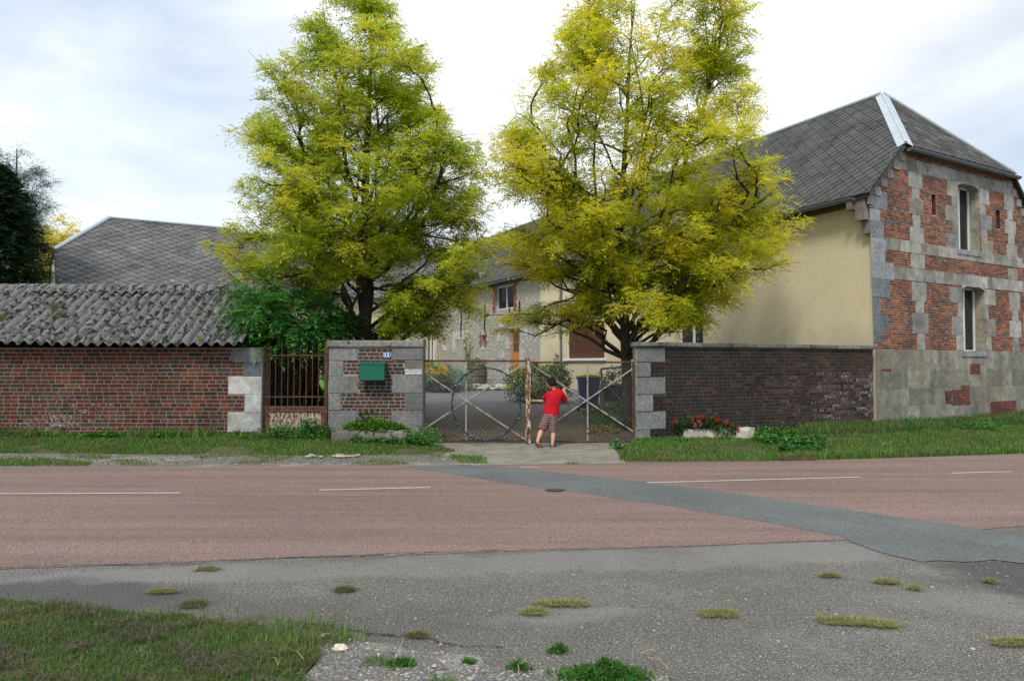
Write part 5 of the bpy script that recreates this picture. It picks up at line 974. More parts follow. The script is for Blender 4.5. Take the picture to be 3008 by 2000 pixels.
# stone border of the bed
m = MB()
for i in range(70): u = random.uniform(1352, 1490); p = dep(u, 1145, 31.2); m.rock((p[0], 31.2+random.uniform(-.15, .35), yz(31.2)+random.uniform(.02, .20)), random.uniform(.06, .16), jitc((.42, .40, .33), .2))
o = m.build('rubble_edging', M['rockm'], loc=on_yard(1420, 31.2)); tag(o, 'low edging of pale rubble stones along the flower bed', 'stones')
def bush(name, label, cat, u, Y, zc, rad, n, ls, lw, cols, grp=None, extra=(), fl=None, dz=0):
    n = int(n*1.6); cols = [tuple(min(.5, x*1.6) for x in c) for c in cols]
    p = on_yard(u, Y)+np.array((0, 0, dz)); root = thing(name, label, cat, p, grp); bushy('foliage', (p[0], Y, p[2]+zc), rad, n, ls, lw, cols, root)
    m = MB()
    for k in range(6): a = k*1.05; m.tube([p, p+np.array((rad[0]*.25*math.cos(a), rad[1]*.25*math.sin(a), zc*.6)), p+np.array((rad[0]*.6*math.cos(a), rad[1]*.6*math.sin(a), zc*1.1))], [.02, .014, .006], 5)
    m.build('stem', M['bark'], root)
    if fl:
        nf, cols_f, sz, top = fl; d = RNG.normal(0, 1, (nf, 3)); d /= np.linalg.norm(d, axis=1)[:, None]; d[:, 2] = np.abs(d[:, 2])*top+(1-top)*d[:, 2]; d[:, 1] = -np.abs(d[:, 1]); P = np.array((p[0], Y, p[2]+zc))+d*np.array(rad)*RNG.uniform(.95, 1.12, (nf, 1)); V = []
        for k in range(5): V.append(leaves(P, np.stack([np.cos(k*1.257+P[:, 0]*9), -np.abs(RNG.normal(.5, .2, nf)), np.sin(k*1.257+P[:, 0]*9)], 1), np.full(nf, sz), np.full(nf, sz*.8), None, 0))
        leafmesh('blossom', np.stack(V, 1), colarr(cols_f, nf, 5, .15), M['leaf'], root)
    return root
DG = [(.025, .06, .015), (.04, .09, .02), (.06, .12, .03)]
bush('shrub', 'dense dark green shrub with yellow leaves in front of the orange door', 'shrub', 1572, 25.5, .60, (.95, .8, .66), 3600, .085, .05, DG+[(.05, .10, .025)], fl=(330, [(.55, .52, .05), (.40, .45, .05)], .05, .3))
bush('shrub', 'dark climbing shrub between the yellow shrub and the blue bin', 'shrub', 1640, 25.0, .72, (.42, .5, .72), 1100, .09, .05, [(.03, .06, .02), (.06, .09, .03)])
bush('shrub', 'scraggy dark bush behind the trailer', 'shrub', 1815, 23.5, .6, (.75, .6, .6), 1100, .09, .05, DG)
bush('flowering_plant', 'clump of tall yellow daisies against the left wing wall', 'flowers', 1262, 30.8, .62, (.75, .45, .55), 1500, .12, .03, [(.06, .14, .03), (.09, .18, .04)], 'flowers along the yard bed', fl=(110, [(.75, .50, .02)], .07, .9))
bush('flowering_plant', 'silvery lavender mound beside the barrel', 'flowers', 1345, 30.9, .42, (.62, .4, .46), 2400, .13, .015, [(.13, .20, .15), (.16, .26, .19)], 'flowers along the yard bed')
bush('flowering_plant', 'dark purple leaved low mound at the bed edge', 'flowers', 1300, 30.0, .2, (.75, .35, .26), 1500, .08, .03, [(.05, .045, .05), (.07, .06, .055)], 'flowers along the yard bed')
bush('flowering_plant', 'orange red flowering plant next to the lavender', 'flowers', 1312, 31.2, .62, (.4, .3, .45), 800, .1, .02, [(.08, .14, .04)], 'flowers along the yard bed', fl=(40, [(.45, .10, .03)], .05, .7))
bush('ground_plant', 'low green plants with orange flowers at the foot of the right hand tree', 'plant', 1815, 18.4, .22, (.85, .6, .34), 2600, .07, .035, [(.03, .08, .02), (.05, .11, .025)], fl=(9, [(.62, .13, .02)], .05, .5))
bush('ground_plant', 'orange flowering plant low beside the upright of the right gate leaf', 'plant', 1765, 17.4, .08, (.4, .3, .10), 420, .06, .03, [(.05, .08, .02), (.16, .10, .05)], fl=(8, [(.60, .16, .03)], .04, .5))
bush('climbing_rose', 'thin climbing rose with pale flowers on the flint wall', 'plant', 1374, 33.8, 1.75, (.22, .15, .75), 300, .08, .05, [(.10, .16, .05), (.25, .28, .12)], fl=(26, [(.7, .7, .45)], .06, .5))
# shrubs seen through and above the iron gate
hdg = bush('hedge_bush', 'bright green leafy bush between the sumac and the tree trunk', 'bush', 1005, 19.5, 1.95, (.95, .7, .85), 3800, .10, .075, [(.06, .17, .02), (.09, .24, .03), (.14, .28, .04)])
m = MB(); m.box(-6.3, -4.85, 19.2, 19.6, -.05, 1.75, (.10, .04, .03, .1)); 
o = m.build('rear_wall', M['brick_dark'], loc=(-5.6, 19.4, 0)); tag(o, 'dark brick wall seen through the iron railing gate', 'wall')
bush('shrub', 'dark shrub low behind the iron railing gate', 'shrub', 925, 18.6, .5, (.42, .4, .45), 1300, .12, .05, [(.02, .05, .015), (.035, .08, .02)])
# sumac
def sumac():
    u0, Y0 = 838, 17.0; base = on_yard(u0, Y0); root = thing('sumac_tree', 'bushy green sumac with long feathered leaves above the iron gate', 'tree', base); st = MB(); P, D = [], []
    blobs = [(858, 915, 16.6, 130, 55, 1.3), (762, 920, 16.0, 72, 60, 1.4), (960, 940, 17.0, 80, 55, 1.0), (850, 980, 16.3, 115, 42, 1.0), (748, 850, 16.9, 62, 45, 1.3), (800, 1005, 16.0, 60, 30, .8), (1000, 965, 17.8, 45, 35, .6), (930, 990, 17.0, 55, 35, .6)]
    for (u, v, Y, ru, rv, dn) in blobs:
        n = int(ru*rv*.022*dn); cen = dep(u, v, Y); k = Y/F
        for i in range(n):
            d = RNG.normal(0, 1, 3); d /= np.linalg.norm(d); r_ = RNG.uniform(.35, 1); P.append(cen+d*r_*np.array((ru*k, min(ru, rv)*k*1.2, rv*k))); dd = d*np.array((1, 1, .5))+RNG.normal(0, .4, 3)+np.array((0, -.25, .10)); D.append(dd)
    for i in range(46):
        p = P[RNG.integers(0, len(P))]; q = base+np.array((RNG.normal(0, .12), RNG.normal(0, .1), 0)); mid = q+(p-q)*.45+np.array((0, 0, .35)); st.tube([q, mid, p], [.035, .022, .008], 6)
    P, D = np.array(P), np.array(D); n = len(P); V, mm = pinnate(P, D, RNG.uniform(.34, .58, n), 8, .15, .042, .45, .35); C = colarr([(.055, .20, .035), (.075, .25, .04), (.04, .15, .035), (.14, .33, .045), (.06, .23, .06)], n, mm, .2); leafmesh('foliage', V, C, M['leaf_dense'], root); st.build('stem', M['bark'], root)
sumac()
# ================================================================== PLANTERS
def trough(name, label, x0, x1, y0, y1, z0, z1, c, a, split=None):
    r_ = thing(name, label, 'planter', ((x0+x1)/2, (y0+y1)/2, z0)); m = MB(); fr = Frame((x0, y0), (1, 0), (0, -1)); n = int((x1-x0)/.09); wt = .09
    def blk(a0, a1, b0, b1, k):
        # rounded irregular stone wall built as rings
        for i in range(k):
            f0, f1 = i/k, (i+1)/k; q = []
            for f in (f0, f1):
                ax, ay = a0[0]+(a1[0]-a0[0])*f, a0[1]+(a1[1]-a0[1])*f; nx, ny = b0; jj = .010*math.sin(f*17+x0)+.006*math.sin(f*41); prof = [(0, z0-.05), (-.012+jj, z0+.1), (-.0+jj, z1-.05), (.022, z1-.008+jj), (wt*.5, z1+.008+jj), (wt-.02, z1-.004), (wt, z1-.05), (wt, z0+.05)]
                q.append([(ax+nx*p, ay+ny*p, zz) for p, zz in prof])
            cc = (*jitc(c, .08), a)
            for j in range(7): m.face([q[0][j], q[1][j], q[1][j+1], q[0][j+1]], cc)
    blk((x0, y0), (x1, y0), (0, 1), 0, n); blk((x1, y1), (x0, y1), (0, -1), 0, n); blk((x0, y1), (x0, y0), (1, 0), 0, 5); blk((x1, y0), (x1, y1), (-1, 0), 0, 5)
    m.build('trough', M['coping'] if a > .3 else M['stone'], r_, True); s_ = MB(); s_.face([(x0+.05, y0+.05, z1-.03), (x1-.05, y0+.05, z1-.03), (x1-.05, y1-.05, z1-.03), (x0+.05, y1-.05, z1-.03)]); s_.build('soil', M['turf'], r_); return r_
def X_at(u, Y): return float(dep(u, 1200, Y)[0])
px0, px1 = X_at(974, 14.8), X_at(1196, 14.8); tr1 = trough('stone_trough', 'long low lichened stone trough of greenery under the letterbox', px0, px1, 14.8, 15.2, .12, .345, (.17, .155, .14), .5)
xc = (X_at(1018, 15)+X_at(1176, 15))/2; bushy('planting', (xc+.04, 15.0, .37), (.60, .20, .15), 3400, .055, .045, [(.10, .22, .02), (.14, .28, .02), (.07, .16, .02)], tr1, .7)
P_ = np.array([(X_at(1075, 15)+RNG.normal(0, .07), 15+RNG.normal(0, .05), .5+RNG.uniform(0, .17)) for _ in range(40)]); leafmesh('weed', leaves(P_, RNG.normal(0, 1, (40, 3))+np.array((0, -.3, .3)), np.full(40, .09), np.full(40, .07)), colarr([(.05, .14, .03)], 40), M['leaf'], tr1)
qx0, qx1 = X_at(2006, 15.7), X_at(2213, 15.75); tr2_ = trough('stone_trough', 'pale stone trough of pink and red geraniums under the garden wall', qx0, qx1, 15.65, 16.05, .03, .315, (.40, .38, .30), .22)
n = 3800; P_ = np.stack([RNG.uniform(X_at(1988, 15.8), X_at(2160, 15.8), n), RNG.uniform(15.6, 16.02, n), np.zeros(n)], 1); f = (P_[:, 0]-X_at(1988, 15.8))/(X_at(2160, 15.8)-X_at(1988, 15.8)); top = .36+.26*np.clip(np.sin(f*3.4+.1), 0, 1)*(1-.25*f); P_[:, 2] = RNG.uniform(.28, 1, n)*top*.75+.12; drop = (f > .55) & (f < .85) & (RNG.uniform(0, 1, n) < .35); P_[drop, 1] -= .07; P_[drop, 2] -= .12; lo_ = (f > .08) & (f < .62); P_[lo_, 2] = np.maximum(P_[lo_, 2], .335)
leafmesh('geranium_leaves', leaves(P_, RNG.normal(0, 1, (n, 3))+np.array((0, -.5, .4)), RNG.uniform(.03, .06, n), RNG.uniform(.03, .055, n), RNG.uniform(-1, 1, n)), colarr([(.03, .09, .02), (.05, .13, .03), (.02, .06, .015)], n), M['leaf_dense'], tr2_)
k8 = 5.9
for (x, y, r_, c) in ((452, 530, 20, 'r'), (520, 520, 24, 'p'), (708, 530, 22, 'r'), (805, 465, 32, 'p'), (862, 432, 28, 'r'), (955, 445, 30, 'p'), (902, 508, 30, 'k'), (928, 560, 34, 'k'), (830, 585, 32, 'k'), (1068, 487, 32, 'h'), (1225, 495, 38, 'r'), (1362, 532, 36, 'p'), (1240, 620, 28, 'r'), (1475, 595, 28, 'r'), (1580, 625, 30, 'p'), (800, 522, 14, 'w')):
    col = {'r': (.62, .03, .02), 'p': (.75, .05, .10), 'k': (.80, .30, .36), 'h': (.72, .04, .18), 'w': (.7, .65, .6)}[c]; cen = dep(1900+x/k8, 1150+y/k8, 15.62); rr = r_/k8*15.6/F; rr *= 1.2; n = 60; d = RNG.normal(0, 1, (n, 3)); d /= np.linalg.norm(d, axis=1)[:, None]
    leafmesh('geranium_bloom', leaves(cen+d*rr*.7, d+RNG.normal(0, .5, (n, 3)), np.full(n, rr*.6), np.full(n, rr*.6), None, 0), colarr([col], n), M['leaf'], tr2_)
# ================================================================== TREES
def OV(u, v, Y): return dep(u*1.2757, v*1.2757, Y)
def outside(rows, m=12):
    vs = [r[0] for r in rows]; ls = [r[1] for r in rows]; rs_ = [r[2] for r in rows]
    return lambda u, v: u < np.interp(v, vs, ls)-m+22*math.sin(v*.11+u*.05) or u > np.interp(v, vs, rs_)+m-22*math.sin(v*.13+2)
R1 = [(-50, 790, 850), (10, 745, 882), (60, 692, 918), (110, 655, 955), (160, 612, 1005), (200, 618, 985), (250, 622, 985), (290, 550, 1050), (350, 560, 1125), (420, 560, 1130), (480, 535, 1132), (520, 520, 1140), (560, 492, 1160), (610, 500, 1160), (650, 505, 1115), (780, 600, 1110)]
R2 = [(-60, 1345, 1690), (10, 1320, 1700), (60, 1295, 1702), (110, 1280, 1705), (170, 1268, 1690), (205, 1195, 1735), (240, 1195, 1742), (270, 1200, 1745), (300, 1145, 1740), (340, 1135, 1725), (380, 1132, 1790), (430, 1135, 1790), (460, 1180, 1818), (500, 1235, 1828), (530, 1150, 1825), (560, 1165, 1842), (600, 1170, 1790), (650, 1180, 1770), (700, 1160, 1725), (780, 1145, 1600)]
O1, O2 = outside(R1), outside(R2)
def prof(rows, Y, ux, base):
    out = []
    for v, l, r_ in rows: z = OV(ux, v, Y)[2]-base[2]; xl = OV(l, v, Y)[0]; xr = OV(r_, v, Y)[0]; xc = OV(ux, v, Y)[0]; out.append((z, max(.1, xc-xl), max(.1, xr-xc)))
    return sorted(out)
TY = 18.0
b1_ = np.array((OV(836, 800, TY)[0], TY, yz(TY)))
g1 = [(.27, .40, .02), (.35, .45, .03), (.43, .48, .03)]; y1 = [(.60, .56, .05), (.66, .58, .05), (.54, .55, .05), (.46, .52, .05), (.66, .55, .04)]
ld = [(0, 0, -.1, .17), (0, 0, 1.0, .155), (.03, 0, 2.4, .15), (.10, 0, 3.2, .145), (.05, .02, 4.2, .12), (.02, .03, 5.6, .09), (.10, .0, 7.2, .06), (.15, 0, 8.8, .035), (.12, 0, 10.2, .012)]
p1 = prof([(-50, 805, 840), (10, 770, 868), (60, 725, 900), (130, 650, 945), (165, 612, 1000), (240, 618, 990), (290, 560, 1050), (350, 560, 1120), (420, 560, 1125), (490, 545, 1130), (560, 495, 1155), (610, 500, 1150), (650, 560, 1110), (700, 690, 1105), (745, 790, 1010)], TY, 838, b1_)
S1 = [[OV(838, 650, TY), OV(760, 500, TY-.6), OV(650, 230, TY-.4)], [OV(842, 640, TY), OV(950, 500, TY-.7), OV(1060, 340, TY-.5)], [OV(842, 600, TY), OV(870, 350, TY+.7), OV(858, 90, TY+.3)], [OV(838, 560, TY), OV(790, 350, TY-.5), OV(785, 110, TY-.2)], [OV(840, 650, TY), OV(800, 520, TY+1.2), OV(720, 330, TY+1.6)]]
tree('locust_tree', 'tall green and yellow locust tree behind the letterbox pillar', b1_, ld, p1, 96, g1, y1, 52, 11, rise=.62, stems=S1, extra=[(OV(a, b, TY), OV(c, d, TY+y)) for a, b, c, d, y in ((845, 650, 1085, 680, -.8), (845, 668, 1080, 715, -.3), (846, 690, 1005, 750, -.6), (838, 620, 520, 570, -.3), (838, 640, 530, 640, .2), (836, 600, 600, 520, -.9), (840, 540, 1130, 560, -.2), (840, 480, 1100, 385, .1), (836, 470, 570, 450, -.3), (836, 420, 575, 305, 0), (842, 350, 985, 170, 0), (840, 600, 960, 600, -1.5), (838, 560, 740, 560, -1.5))], clear=lambda u, v: O1(u, v) or (v > 705 and u < 870) or (v > 640 and 785 < u < 880) or (v > 655 and 640 > u) or v > 775 or (v > 600 and u > 1125) or (600 < v < 640 and 940 < u < 1010))
b2_ = np.array((OV(1441, 800, TY)[0], TY, yz(TY)))
g2 = [(.38, .48, .02), (.48, .53, .03), (.56, .55, .03)]; y2 = [(.76, .67, .05), (.72, .65, .06), (.78, .66, .04), (.64, .61, .06), (.76, .60, .04)]
ld2 = [(0.05, 0, -.1, .14), (.02, 0, 1.2, .12), (-.02, 0, 2.2, .115), (-.02, 0, 3.0, .10), (-.1, .02, 4.2, .085), (-.05, .03, 5.6, .07), (.05, .0, 7.2, .05), (.12, 0, 8.8, .03), (.25, 0, 10.0, .012)]
p2 = prof([(-40, 1370, 1640), (10, 1320, 1695), (60, 1300, 1695), (120, 1285, 1690), (180, 1260, 1680), (230, 1195, 1735), (300, 1150, 1735), (350, 1140, 1725), (400, 1140, 1775), (455, 1180, 1800), (500, 1235, 1805), (540, 1160, 1825), (580, 1175, 1820), (620, 1180, 1770), (670, 1180, 1700), (720, 1155, 1690), (760, 1150, 1500)], TY, 1441, b2_)
S2 = [[OV(1440, 700, TY), OV(1350, 540, TY-.5), OV(1215, 260, TY-.3)], [OV(1442, 660, TY), OV(1490, 420, TY+.5), OV(1455, -10, TY+.3)], [OV(1446, 690, TY), OV(1570, 420, TY+.3), OV(1680, 20, TY-.2)], [OV(1446, 690, TY), OV(1620, 560, TY-.9), OV(1790, 440, TY-.8)], [OV(1440, 680, TY), OV(1370, 480, TY+.8), OV(1370, 60, TY+.4)]]
tree('locust_tree', 'tall yellow locust tree in the yard behind the right gate leaf', b2_, ld2, p2, 96, g2, y2, 42, 23, rise=.62, stems=S2, extra=[(OV(a, b, TY), OV(c, d, TY+y)) for a, b, c, d, y in ((1440, 742, 1170, 768, -.5), (1438, 705, 1215, 738, -.1), (1439, 700, 1290, 733, -.8), (1445, 700, 1640, 705, -.3), (1446, 660, 1700, 690, .2), (1450, 650, 1800, 550, -.4), (1450, 600, 1795, 500, -.2), (1450, 690, 1745, 635, -.6), (1440, 680, 1170, 600, 0), (1440, 640, 1165, 560, -.4), (1430, 580, 1155, 420, -.2), (1430, 540, 1160, 340, .1), (1440, 560, 1350, 560, -1.6), (1445, 560, 1570, 480, -1.5), (1445, 620, 1560, 610, -1.5), (1440, 500, 1700, 330, 0))], clear=lambda u, v: O2(u, v) or (645 < v < 700 and u < 1335) or (v > 640 and u > 1725) or (v > 758 and u > 1400) or (v > 690 and u <= 1480 and not (-.42*(u-1150)+735 < v < -.30*(u-1150)+812)) or (470 < v < 515 and u < 1235) or (v > 700 and u > 1650))
# far left trees
b3 = np.array((OV(-40, 800, 27)[0], 27, .1)); p3 = prof([(375, -60, -20), (400, -100, 0), (440, -140, 22), (500, -160, 42), (560, -180, 58), (600, -190, 66), (650, -190, 60), (700, -190, 60)], 27, -40, b3)
def conifer(name, label, base, pr, n, seed):
    rs = np.random.default_rng(seed); root = thing(name, label, 'tree', base); pz = [p[0] for p in pr]; P, D = [], []; m = MB(); H_ = pz[-1]+.2; m.tube([base, base+np.array((0, 0, H_))], [.22, .02], 8)
    for i in range(n):
        q = rs.uniform(0, 1); z = pz[0]+(pz[-1]-pz[0])*q; az = rs.uniform(0, 6.283); rad = np.interp(z, pz, [.5*(p[1]+p[2]) for p in pr])*rs.uniform(.35, 1.0)*(1+.10*math.sin(az*5+z*3)); rad = max(rad, .1); p = base+np.array((math.cos(az)*rad, math.sin(az)*rad, z-.25*rad)); P.append(p); D.append((math.cos(az), math.sin(az), rs.normal(.25, .3)))
    for i in range(70): z = pz[0]+(pz[-1]-pz[0])*i/70; az = i*2.4; rad = np.interp(z, pz, [.5*(p[1]+p[2]) for p in pr])*.8; m.tube([base+np.array((0, 0, z)), base+np.array((math.cos(az)*rad, math.sin(az)*rad, z-.1*rad))], [.03, .006], 4)
    P, D = np.array(P), np.array(D); V, mm = pinnate(P, D, .38, 5, .17, .06, .25); leafmesh('crown', V, colarr([(.012, .035, .014), (.018, .05, .018), (.03, .07, .02)], len(P), mm), M['leaf_dense'], root); m.build('trunk', M['bark'], root)
conifer('conifer_tree', 'dark green conifer at the left edge behind the shed', b3, p3, 7500, 3)
b4 = np.array((OV(30, 800, 34)[0], 34, .1)); p4 = prof([(345, -20, 30), (375, -60, 70), (420, -80, 92), (480, -80, 98), (510, -80, 84), (560, -80, 66), (600, -60, 55), (660, -50, 50)], 34, 30, b4)
tree('willow_tree', 'airy grey green willow rising behind the dark conifer', b4, [(0, 0, 0, .2), (0, 0, 4, .16), (0, 0, 8, .08), (0, 0, 11, .02)], p4, 40, [(.06, .12, .07), (.08, .14, .09)], [(.14, .22, .16), (.18, .26, .19)], 34, 31, (.11, .028), .9, 3)
b5 = np.array((OV(112, 800, 47)[0], 47, .1)); p5 = prof([(505, 95, 150), (520, 75, 186), (560, 65, 165), (600, 52, 150), (650, 50, 140), (700, 50, 130)], 47, 112, b5)
tree('locust_tree', 'yellow locust tree left of the grey barn roof', b5, [(0, 0, 0, .2), (0, 0, 4, .12), (0, 0, 8.5, .02)], p5, 44, y2, y2, 40, 41, (.11, .06), .6, 3)
# ================================================================== GRASS, WEEDS
def inpoly(P, poly):
    x, y = P[:, 0], P[:, 1]; c = np.zeros(len(P), bool); n = len(poly); j = n-1
    for i in range(n):
        xi, yi = poly[i][:2]; xj, yj = poly[j][:2]; k = ((yi > y) != (yj > y)) & (x < (xj-xi)*(y-yi)/(yj-yi+1e-12)+xi); c ^= k; j = i
    return c
GC = [(.055, .165, .02), (.08, .21, .026), (.12, .25, .035), (.04, .12, .018), (.20, .22, .07)]
GC2 = GC[:4]+[(.20, .18, .09), (.11, .15, .04)]
def nz2(P, f, s): return np.sin(P[:, 0]*f+s)*np.sin(P[:, 1]*f*1.3+s*2)+.5*np.sin(P[:, 0]*f*2.3-s)*np.cos(P[:, 1]*f*2.9)
def stuff(o, label=None, cat='grass'): tag(o, label or 'grass', cat, kind='stuff'); return o
n = 75000; a = RNG.uniform(.12, 1, n); b = RNG.uniform(.0, 1, n); P = bankL(a, b); k = (nz2(P, 1.7, 1) > -.75); P = P[k]; stuff(blades('verge_grass', P, (.03, .075), .009, GC, M['blade'], .8, loc=(-6, 14.5, 0)), 'short grass on the verge below the shed wall')
n = 9000; a = RNG.uniform(.12, .97, n); b = 1-RNG.uniform(0, 1, n)**2*.30; P = bankL(a, b); P = P[nz2(P, 2.2, 4) > -.3]; stuff(blades('wall_foot_grass', P, (.10, .24), .012, GC, M['blade'], .8, loc=(-6, 15.3, 0)), 'longer grass along the foot of the shed wall')
n = 80000; a = RNG.uniform(0, .75, n)**1.0; b = RNG.uniform(0, 1, n); P = bankR(a, b); k = nz2(P, 1.4, 2) > -.85; k &= ~((nz2(P, 2.5, 7) > .75) & (P[:, 1] < 15)); P = P[k]; stuff(blades('verge_grass', P, (.035, .09), .010, GC, M['blade'], .8, loc=(6, 15, 0)), 'short grass on the verge below the garden wall')
n = 26000; a = RNG.uniform(.22, .75, n); b = 1-RNG.uniform(0, 1, n)**1.5*.30; P = bankR(a, b); P = P[nz2(P, 1.9, 3) > -.5]; stuff(blades('wall_foot_grass', P, (.09, .24), .012, [(.045, .13, .02), (.07, .17, .025), (.10, .20, .04), (.15, .17, .07)], M['blade'], .8, loc=(7, 17, 0)), 'long grass along the foot of the garden wall and gable')
# tufts along the road edge
n = 9000; a = RNG.uniform(.18, .75, n); b = RNG.uniform(0, .10, n)**1.0; P = bankR(a, b); P[:, 1] += RNG.normal(0, .04, n); stuff(blades('edge_grass', P, (.05, .14), .011, GC, M['blade'], .9, loc=(6, 13, 0)), 'ragged grass hanging over the road edge')
pl = G([(-200, 1057), (100, 1059), (215, 1066), (200, 1074), (-200, 1075)]); n = 16000; P = np.stack([RNG.uniform(-12, -5.5, n), RNG.uniform(11.9, 13.2, n), np.full(n, .006)], 1); P = P[inpoly(P, pl)]; stuff(blades('edge_grass', P, (.03, .08), .009, GC, M['blade'], .8, loc=(-8, 12.3, 0)), 'strip of grass in the gravel at the road edge')
n = 26000; P = np.stack([RNG.uniform(-9, 1.5, n), RNG.uniform(12.3, 13.75, n), np.full(n, .012)], 1); P = P[((nz2(P, 3.1, 5) > .6) | (nz2(P, 1.9, 3) > .8) | (RNG.uniform(0, 1, len(P)) < .07)) & ((P[:, 0] < -1.2) | (nz2(P, 4, 1) > 1.0))]; stuff(blades('margin_tufts', P, (.02, .06), .009, GC2+[(.34, .28, .15)]*3, M['blade'], 1.2, loc=(-3, 13, 0)), 'thin grass and straw in the gravel margin')
pl = G([(1040, 1050), (1120, 1056), (1122, 1070), (1060, 1068), (1030, 1058)]); P = np.stack([RNG.uniform(-3, 0, 9000), RNG.uniform(11.8, 14, 9000), np.full(9000, .012)], 1); P = P[inpoly(P, pl)]; stuff(blades('margin_tufts', P, (.04, .09), .009, GC, M['blade'], .9, loc=(-1.5, 13, 0)), 'grass tuft beside the driveway mouth')
def weeds(name, label, fn, n, hmax, ls, cols, cat='weeds', wr=.6, loc=(0, 15, 0)):
    P = fn(n); lum = np.clip(.45+.45*nz2(P, 5.5, n*.01)+.25*nz2(P, 13, 2), .12, 1.15); h = RNG.uniform(.02, 1, len(P))*hmax*lum; P = P.copy(); P[:, 2] += h; D = RNG.normal(0, 1, (len(P), 3)); D[:, 1] -= .3; D[:, 2] = D[:, 2]*.4+.1; V = leaves(P, D, ls*RNG.uniform(.6, 1.3, len(P)), ls*wr*RNG.uniform(.7, 1.2, len(P)), RNG.uniform(-.6, .6, len(P))); return stuff(leafmesh(name, V, colarr(cols, len(P)), M['leaf_dense'], loc=loc), label, cat)
WC = [(.045, .16, .025), (.07, .21, .03), (.03, .11, .02), (.10, .25, .04)]
def pix(u0, u1, Y0, Y1, z, dn=None):
    def f(n):
        u = RNG.uniform(u0, u1, n); Y = RNG.uniform(Y0, Y1, n); X = (u-CX)/F*Y/math.cos(TH); P = np.stack([X, Y, np.full(n, z)], 1)
        if dn: P = P[RNG.uniform(0, 1, len(P)) < dn(u)]
        return P
    return f
weeds('nettles', 'green nettles in front of the iron gate', pix(690, 975, 14.95, 15.45, .14, lambda u: .35+.65*np.exp(-((u-910)/70)**2)), 3600, .36, .07, WC)
weeds('nettles', 'taller nettle clump at the right of the iron gate panel', pix(890, 968, 15.1, 15.45, .2), 1200, .42, .075, WC)
weeds('nettles', 'weeds in front of the low stone trough', pix(1030, 1200, 14.55, 14.78, .10), 1500, .20, .06, WC)
weeds('nettles', 'weeds at the right foot of the letterbox pillar', pix(1195, 1300, 14.6, 15.4, .10, lambda u: 1.05-((u-1195)/105)**1.5), 2600, .34, .06, WC)
weeds('ivy_edge', 'low ivy and nettles along the foot of the shed wall', pix(-40, 560, 15.15, 15.45, .19, lambda u: .5+.5*np.sin(u/37)), 4200, .14, .06, WC)
weeds('nettles', 'weeds round the geranium trough', pix(1890, 2240, 15.0, 15.6, .05, lambda u: np.where((u > 2010) & (u < 2115), .18, .45+.5*np.sin(u/21))), 3200, .13, .065, WC)
weeds('nettles', 'mallow and nettle clump right of the geranium trough', pix(2215, 2330, 14.7, 16.2, .05), 3000, .34, .085, WC)
weeds('nettles', 'weeds by the drain in the verge', pix(2290, 2420, 13.9, 15.2, .05), 2600, .24, .085, WC+[(.07, .18, .07)])
weeds('nettles', 'weeds at the right foot of the driveway mouth', pix(1790, 1900, 14.7, 15.2, .04, lambda u: .3+.4*np.sin(u/13)), 900, .16, .07, WC+[(.14, .26, .10)])
weeds('dandelions', 'broad leaved weeds at the foot of the gable wall', pix(2640, 2960, 18.2, 19.3, .05, lambda u: .4+.4*np.sin(u/30)), 2600, .28, .14, [(.05, .15, .03), (.07, .19, .04)], wr=.25, loc=(9, 18.5, 0))
# drain grate, manhole
p = gnd(2335, 1349); dg_ = thing('drain_grate', 'rusty slotted drain grate in the verge at the road edge', 'drain', (p[0], p[1], 0)); m = MB()
for i in range(9): m.box(p[0]-.24+i*.055, p[0]-.24+i*.055+.028, p[1]-.17, p[1]+.22, .018, .05)
m.build('bar', M['rust'], dg_); m = MB(); m.box(p[0]-.28, p[0]+.28, p[1]-.22, p[1]-.17, .012, .055); m.build('frame', M['rust'], dg_); m = MB(); m.box(p[0]-.28, p[0]+.28, p[1]+.22, p[1]+.27, .012, .055); m.build('frame', M['rust'], dg_)
p = gnd(1278*1.2757, 1130*1.2757); m = MB(); m.face([(p[0]+.13*math.cos(a), p[1]+.13*math.sin(a), .014) for a in np.linspace(0, 6.283, 20)[:-1]], (.05, .045, .045, 0)); m.face([(p[0]+.10*math.cos(a), p[1]+.10*math.sin(a), .018) for a in np.linspace(0, 6.283, 20)[:-1]], (.06, .055, .05, 0)); o = m.build('valve_cover', M['attr'], loc=(p[0], p[1], 0)); tag(o, 'small round dark valve cover in the pink road', 'cover')
# ------------------------------------------------------------------ near left grass and gravel corner
def gp2(l): return [tuple(gnd(u*1.2757, v*1.2757)[:2]) for u, v in l]
ngp = gp2([(-300, 1372), (0, 1388), (130, 1398), (260, 1414), (370, 1424), (480, 1434), (560, 1440), (640, 1462), (720, 1475), (740, 1500), (735, 1530), (700, 1550), (690, 1580), (720, 1640), (-300, 1800)])
sheet('near_verge', ngp, .018, M['turf'], jit=.012)
grv = gp2([(640, 1462), (760, 1475), (860, 1485), (950, 1497), (1080, 1515), (1110, 1535), (1300, 1546), (1430, 1556), (1530, 1562), (1560, 1650), (690, 1650), (690, 1570), (735, 1530)]); sheet('near_gravel', grv, .011, M['gravel'], jit=.02)
n = 150000; P = np.stack([RNG.uniform(-4.6, -.9, n), RNG.uniform(3.3, 5.7, n), np.full(n, .018)], 1); P = P[inpoly(P, ngp)]; q = nz2(P, 6, 2); q2 = nz2(P, 2.3, 1.5); bare = (q > .55) & (q2 > -.1); P = P[~bare | (RNG.uniform(0, 1, len(P)) < .25)]
stuff(blades('near_grass', P, (.018, .05), .0038, [(.045, .13, .018), (.065, .17, .022), (.09, .19, .03), (.035, .095, .016), (.15, .16, .06), (.12, .11, .05)], M['blade'], 1.6, loc=(-2.5, 4.5, 0)), 'trampled green grass in the near left corner')
